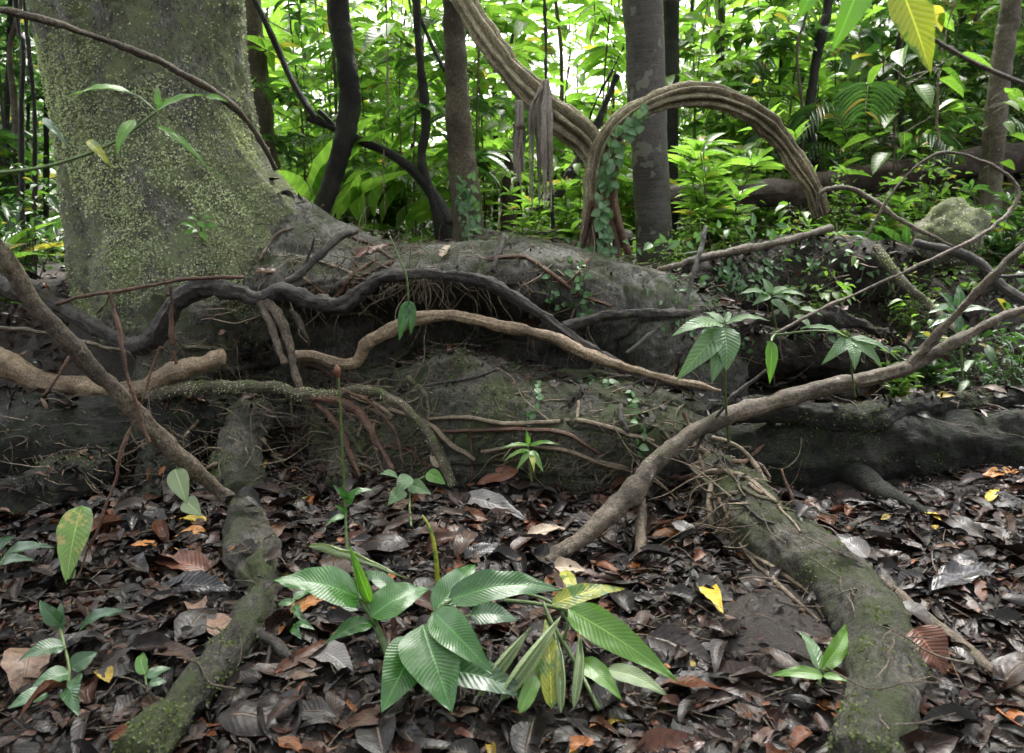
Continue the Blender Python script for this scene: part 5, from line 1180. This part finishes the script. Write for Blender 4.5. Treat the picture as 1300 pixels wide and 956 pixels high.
# near row of low plants along the ridge, placed where the photo has them
for kind, mt, px, y, sc, lab in [
  ('rosette','bg_bright',905,5.9,.95,'bright whorled shrub standing right beside the smooth grey trunk'),
  ('rosette','bg_bright',950,6.8,.9,'bright whorled shrub under the crown of the vine arch'),
  ('strap','bg_bright',392,6.3,1.15,'big pale strap leaved clump right behind the buttress shoulder'),
  ('strap','bg_bright',470,6.6,1.0,'bright strap leaved clump right of the dark curved trunk'),
  ('rosette','bg_mid',500,7.2,.8,'low leafy shrub between dark sapling and curved trunk'),
  ('rosette','bg_bright',665,5.9,.55,'low fresh shrub behind the grey log'),
  ('rosette','bg_mid',722,5.9,.6,'low dark green shrub at the foot of the dry strips'),
  ('bush','bg_bright',880,5.6,.33,'small leafy bush at the foot of the smooth grey trunk'),
  ('bush','bg_mid',940,5.5,.35,'small leafy bush below the vine arch'),
  ('bush','bg_mid',1000,5.6,.33,'small leafy bush at the right foot of the vine arch'),
  ('rosette','bg_mid',1105,5.9,.6,'leafy shrub in front of the rotten reddish log'),
  ('strap','bg_dark',1150,5.7,.5,'dark strap leaved plant left of the mossy boulder'),
  ('rosette','bg_dark',1265,5.5,.55,'dark shrub right of the mossy boulder'),
  ('bush','bg_dark',1230,4.9,.3,'small dark bush below the mossy boulder'),
  ('bush','bg_mid',850,5.35,.25,'tiny leafy bush in front of the smooth grey trunk foot'),
  ('bush','bg_mid',1060,5.0,.25,'tiny leafy bush on the bank under the looping twig'),
  ('strap','bg_dark',25,5.8,.7,'dark strap leaved plant in the gloom left of the giant trunk'),
  ('rosette','bg_mid',15,6.3,.8,'leafy shrub at the left edge behind the giant trunk'),
  ('rosette','bg_dark',1190,4.6,.4,'dark leafy seedling clump behind the bent branch'),
  ('rosette','bg_mid',905,6.2,.7,'whorled shrub in front of the dark mossy fallen log'),
  ('bush','bg_mid',1165,6.2,.6,'leafy bush screening the rotten reddish log'),
  ('broad','bg_mid',1235,6.0,.5,'oval leaved plant before the rotten log beside the right edge trunk'),
  ('bush','bg_mid',1060,6.2,.5,'bush between the vine arch foot and the rotten reddish log'),
  ('rosette','bg_mid',1050,5.35,.35,'low whorled shrub hiding the arching liana foot'),
  ('broad','bg_mid',870,4.95,.22,'little oval leaved plant rising before the smooth trunk foot'),
  ('bush','bg_mid',925,5.0,.26,'glossy low bush in the middle of the bank below the arch'),
  ('rosette','bg_mid',975,5.2,.33,'whorled shrub on the bank behind the pale leaved seedling'),
  ('broad','bg_mid',1045,4.85,.3,'oval leaved plant rising on the bank under the hooked twig'),
  ('bush','bg_bright',1120,4.9,.24,'light green bush on the bank left of the mossy slanting stick'),
  ('rosette','bg_mid',1150,4.4,.28,'whorled seedling clump at the foot of the mossy slanting stick'),
  ('broad','bg_dark',1255,4.2,.3,'dark oval leaved plant above the liana near the right edge'),
  ('bush','bg_mid',1032,5.08,.48,'leafy bush wrapped round the right foot of the arching liana'),
  ('bush','bg_dark',1305,4.35,.42,'small dark bush under the liana branch at the right edge'),
  ('rosette','bg_dark',-20,4.6,.45,'dark whorled shrub behind the dark root at the left edge'),
  ('bush','bg_dark',45,5.2,.5,'dim bush pressed against the left side of the giant trunk'),
  ('strap','bg_mid',-15,5.0,.5,'strap leaved plant half hidden at the left edge below the near twig'),
  ('broad','bg_mid',1130,6.6,.8,'large oval leaved plant behind the looping grey twig'),
  ('palm','bg_dark',1090,7.2,.75,'small feathery palm left of the rotten reddish log'),
  ('bush','bg_mid',1160,5.2,.35,'glossy leafy bush hiding the left side of the mossy boulder'),
  ('broad','bg_mid',1180,4.75,.28,'little oval leaved plant in front of the mossy boulder'),
  ('broad','bg_dark',1285,5.0,.4,'oval leaved plant at the right edge beside the mossy boulder'),
  ('rosette','bg_mid',1035,5.5,.4,'leafy shrub covering the right foot of the arching liana'),
  ('broad','bg_mid',1010,5.6,.3,'little oval leaved plant inside the right foot of the arch'),
  ('broad','bg_bright',730,5.75,.42,'bright oval leaved plant between the dry strips and the arch foot'),
  ('bush','bg_dark',1270,4.5,.3,'small dark bush on the bank below the hooked twig'),
  ('rosette','bg_mid',1080,4.95,.25,'small pale shrub on the bank right of the fallen stick'),
]:
    put(kind, random.randint(0, 2), mt, (px - CX) / F * y, y, sc, lab)
for i in range(165):
    y = random.uniform(7.2, 15) if i > 40 else random.uniform(6.6, 9)
    px = random.uniform(310, 1330)
    if (y < 8.2 and 560 < px < 800 and i % 2) or (y < 7.5 and px > 820): continue
    right = px > 1030
    kind = random.choices(['tall', 'bush', 'strap', 'rosette', 'layer', 'broad', 'palm'], [.17, .2, .06, .1, .2, .18, .09])[0]
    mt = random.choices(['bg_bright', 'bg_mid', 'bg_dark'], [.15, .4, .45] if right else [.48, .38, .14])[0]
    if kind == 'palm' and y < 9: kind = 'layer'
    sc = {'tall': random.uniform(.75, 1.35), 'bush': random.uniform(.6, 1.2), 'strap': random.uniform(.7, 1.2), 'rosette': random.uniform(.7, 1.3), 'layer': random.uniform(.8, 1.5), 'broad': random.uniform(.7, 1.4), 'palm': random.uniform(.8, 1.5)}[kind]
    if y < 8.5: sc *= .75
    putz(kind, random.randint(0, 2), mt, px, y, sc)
for i in range(16):
    y = random.uniform(6.2, 9); putz(random.choice(['tall', 'bush', 'strap', 'layer', 'rosette']), random.randint(0, 2), 'bg_dark', random.uniform(-60, 60), y, random.uniform(.5, .9))  # always the darkest leaf colour, standing in for shade at the left edge

# low ground cover behind the ridge (uncountable)
n = 17000; y = RNG.uniform(5.3, 13, n) ; x = RNG.uniform(-.75, .8, n) * y; z = ground(x, y, False) + RNG.uniform(0.01, .3, n) * RNG.random(n)
keepm = fbm(np.stack([x, y, 0 * x], -1), .9, 2, 91) > -.25; pos = np.stack([x, y, z], -1)[keepm]; n = len(pos)
a = RNG.random(n) * 6.28; L = RNG.uniform(.06, .17, n)
V, Fq, uv, t = many_leaves(pos, np.stack([np.cos(a), np.sin(a), RNG.normal(.1, .35, n)], -1), unit(RNG.normal(0, .35, (n, 3)) + [0, 0, 1]), L, L * .42, leaf_template(3, 5))
part('ground_cover', V, Fq, M['bg_mid'], None, uv=uv, tint=t, kind='stuff', label='low green ground plants carpeting the forest behind the ridge', cat='ground cover')
# far foliage mass
def far_mass(n, ylo, yhi, zhi, mat, lab, seed, s=(.16, .34), dens=.0, x0=-.9, x1=.9, zlo=0):
    rg = np.random.default_rng(seed); y = rg.uniform(ylo, yhi, n); x = rg.uniform(x0, x1, n) * y; z = ground(x, y, False) + zlo + rg.random(n) ** 1.1 * (zhi - zlo)
    pos = np.stack([x, y, z], -1); k = fbm(pos, .55, 3, seed) + 0.5 * fbm(pos, 2.0, 2, seed + 3) > dens; pos = pos[k]; n = len(pos)
    a = rg.random(n) * 6.28; L = rg.uniform(*s, n)
    V, Fq, uv, t = many_leaves(pos, np.stack([np.cos(a), np.sin(a), rg.normal(-.25, .3, n)], -1), unit(rg.normal(0, .4, (n, 3)) + [0, 0, 1]), L, L * .36, leaf_template(3, 4))
    part('far_foliage', V, Fq, M[mat], None, uv=uv, tint=t, kind='stuff', label=lab, cat='foliage')
far_mass(9000, 10, 17, 6.5, 'bg_mid', 'hanging foliage of taller trees high in the forest', 21, s=(.2, .42), dens=.12, zlo=2.2)
far_mass(34000, 14, 24, 9.5, 'bg_bright', 'bright green forest foliage massed in the distance', 5)
far_mass(26000, 22, 36, 16, 'bg_mid', 'deeper forest foliage beyond the bright leaves', 9, s=(.25, .5), dens=-.2)
far_mass(9000, 9.5, 16, 4.0, 'bg_mid', 'leafy undergrowth on the slope at the far right', 15, s=(.1, .2), dens=.1, x0=.36, x1=.85)

# unseen foliage added behind and beside the viewpoint to block low sky light
def ring_mass(n):
    rg = np.random.default_rng(77); a = rg.uniform(math.radians(-205), math.radians(25), n); r = rg.uniform(4.5, 9, n)
    pos = np.stack([np.cos(a) * r, np.sin(a) * r, np.zeros(n)], -1); pos[:, 2] = ground(pos[:, 0], pos[:, 1], False) + rg.random(n) * 6
    k = (pos[:, 1] < 1.0) & (fbm(pos, .5, 2, 78) > -.25); pos = pos[k]; n = len(pos); a = rg.random(n) * 6.28; L = rg.uniform(.25, .5, n)
    return many_leaves(pos, np.stack([np.cos(a), np.sin(a), rg.normal(-.2, .3, n)], -1), unit(rg.normal(0, .5, (n, 3)) + [0, 0, 1]), L, L * .45, leaf_template(3, 4))
V, Fq, uv, t = ring_mass(9000)
part('shading_foliage', V, Fq, M['bg_dark'], None, uv=uv, tint=t, kind='stuff', label='dense forest foliage around the clearing edge', cat='foliage')
far_mass(9000, 6.3, 11, 5.5, 'bg_dark', 'dark undergrowth filling the gloom left of the giant trunk', 31, s=(.1, .26), dens=-.15, x0=-.95, x1=-.575)  # dark leaf colour stands in for the shade left of the trunk
far_mass(9000, 11, 18, 8, 'bg_dark', 'dim forest foliage high on the left beyond the giant trunk', 33, s=(.2, .4), dens=-.2, x0=-.95, x1=-.57)  # shade put into the leaf colour here too
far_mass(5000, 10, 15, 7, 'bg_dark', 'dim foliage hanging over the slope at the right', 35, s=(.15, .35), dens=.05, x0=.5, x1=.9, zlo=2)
# canopy: unseen crown added to the giant tree to darken the near ground
def shade_canopy(n, xr, yr, zr, seed, dens):
    rg = np.random.default_rng(seed); pos = np.stack([rg.uniform(*xr, n), rg.uniform(*yr, n), rg.uniform(*zr, n)], -1)
    pos = pos[fbm(pos, .45, 2, seed) > dens]; n = len(pos); a = rg.random(n) * 6.28; L = rg.uniform(.3, .55, n)
    return many_leaves(pos, np.stack([np.cos(a), np.sin(a), rg.normal(-.2, .2, n)], -1), unit(rg.normal(0, .3, (n, 3)) + [0, 0, 1]), L, L * .45, leaf_template(3, 4))
V, Fq, uv, t = shade_canopy(7500, (-10, 9), (-4, 5.5), (6.5, 9.5), 3, .05)
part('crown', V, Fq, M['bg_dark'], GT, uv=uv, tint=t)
for i, (x, y, r) in enumerate([(-.6, -.5, 2.8), (1.5, 2.5, 3.5), (3, -2, 3.0)]):
    b = np.array([-2.5 - .3, 5.2, 6.0 + i * .4]); e = np.array([x * 2, y * 1.6, 8.0])
    V, Fq, uv = tube([b, (b + e) / 2 + [0, 0, .6], e], [.28, .18, .06], nseg=14, step=.1, noise=.02, nsc=3); part('limb', V, Fq, M['giant'], GT, uv=uv)

# ------------------------------------------------------------------ light, sky, camera
w = bpy.data.worlds.new('World'); scene.world = w; w.use_nodes = True; nt = w.node_tree
bg = nt.nodes['Background']; sky = nt.nodes.new('ShaderNodeTexSky'); sky.sky_type = 'NISHITA'; sky.sun_disc = False
SUN_EL, SUN_AZ = math.radians(58), math.radians(10)     # sun behind the far trees, a little right
sky.sun_elevation = SUN_EL; sky.sun_rotation = SUN_AZ; sky.air_density = 1.0; sky.dust_density = 6.0; sky.ozone_density = 1.0
hs = nt.nodes.new('ShaderNodeHueSaturation'); hs.inputs['Saturation'].default_value = 0.25     # overcast white cloud
nt.links.new(sky.outputs[0], hs.inputs['Color']); nt.links.new(hs.outputs[0], bg.inputs[0]); bg.inputs[1].default_value = 0.15
sl = bpy.data.lights.new('sun', 'SUN'); sl.energy = 1.5; sl.angle = math.radians(25); sl.color = (1, .97, .92)
so = bpy.data.objects.new('sun', sl); COL.objects.link(so)
dv = Vector((math.sin(SUN_AZ) * math.cos(SUN_EL), math.cos(SUN_AZ) * math.cos(SUN_EL), math.sin(SUN_EL)))
so.rotation_euler = dv.to_track_quat('Z', 'Y').to_euler(); so.location = dv * 30

cam = bpy.data.cameras.new('camera'); co = bpy.data.objects.new('camera', cam); COL.objects.link(co)
cam.sensor_fit = 'HORIZONTAL'; cam.sensor_width = 36; cam.lens = F / 1300 * 36; cam.shift_y = -45 / 1300
co.location = (0, 0, CAMZ); co.rotation_euler = (math.radians(90) - PITCH, 0, 0); cam.clip_start = .05; cam.clip_end = 400
cam.dof.use_dof = True; cam.dof.focus_distance = 3.3; cam.dof.aperture_fstop = 4.5
scene.camera = co
vs = scene.view_settings; vs.view_transform = 'Standard'; vs.look = 'None'; vs.gamma = 1; vs.exposure = 2.6
scene.render.engine = 'CYCLES'; cy = scene.cycles; cy.use_denoising = True
try: cy.denoiser = 'OPENIMAGEDENOISE'
except Exception: pass
cy.max_bounces = 6; cy.diffuse_bounces = 3; cy.glossy_bounces = 2; cy.transmission_bounces = 3; cy.use_adaptive_sampling = True; cy.adaptive_threshold = .02
cy.caustics_reflective = False; cy.caustics_refractive = False
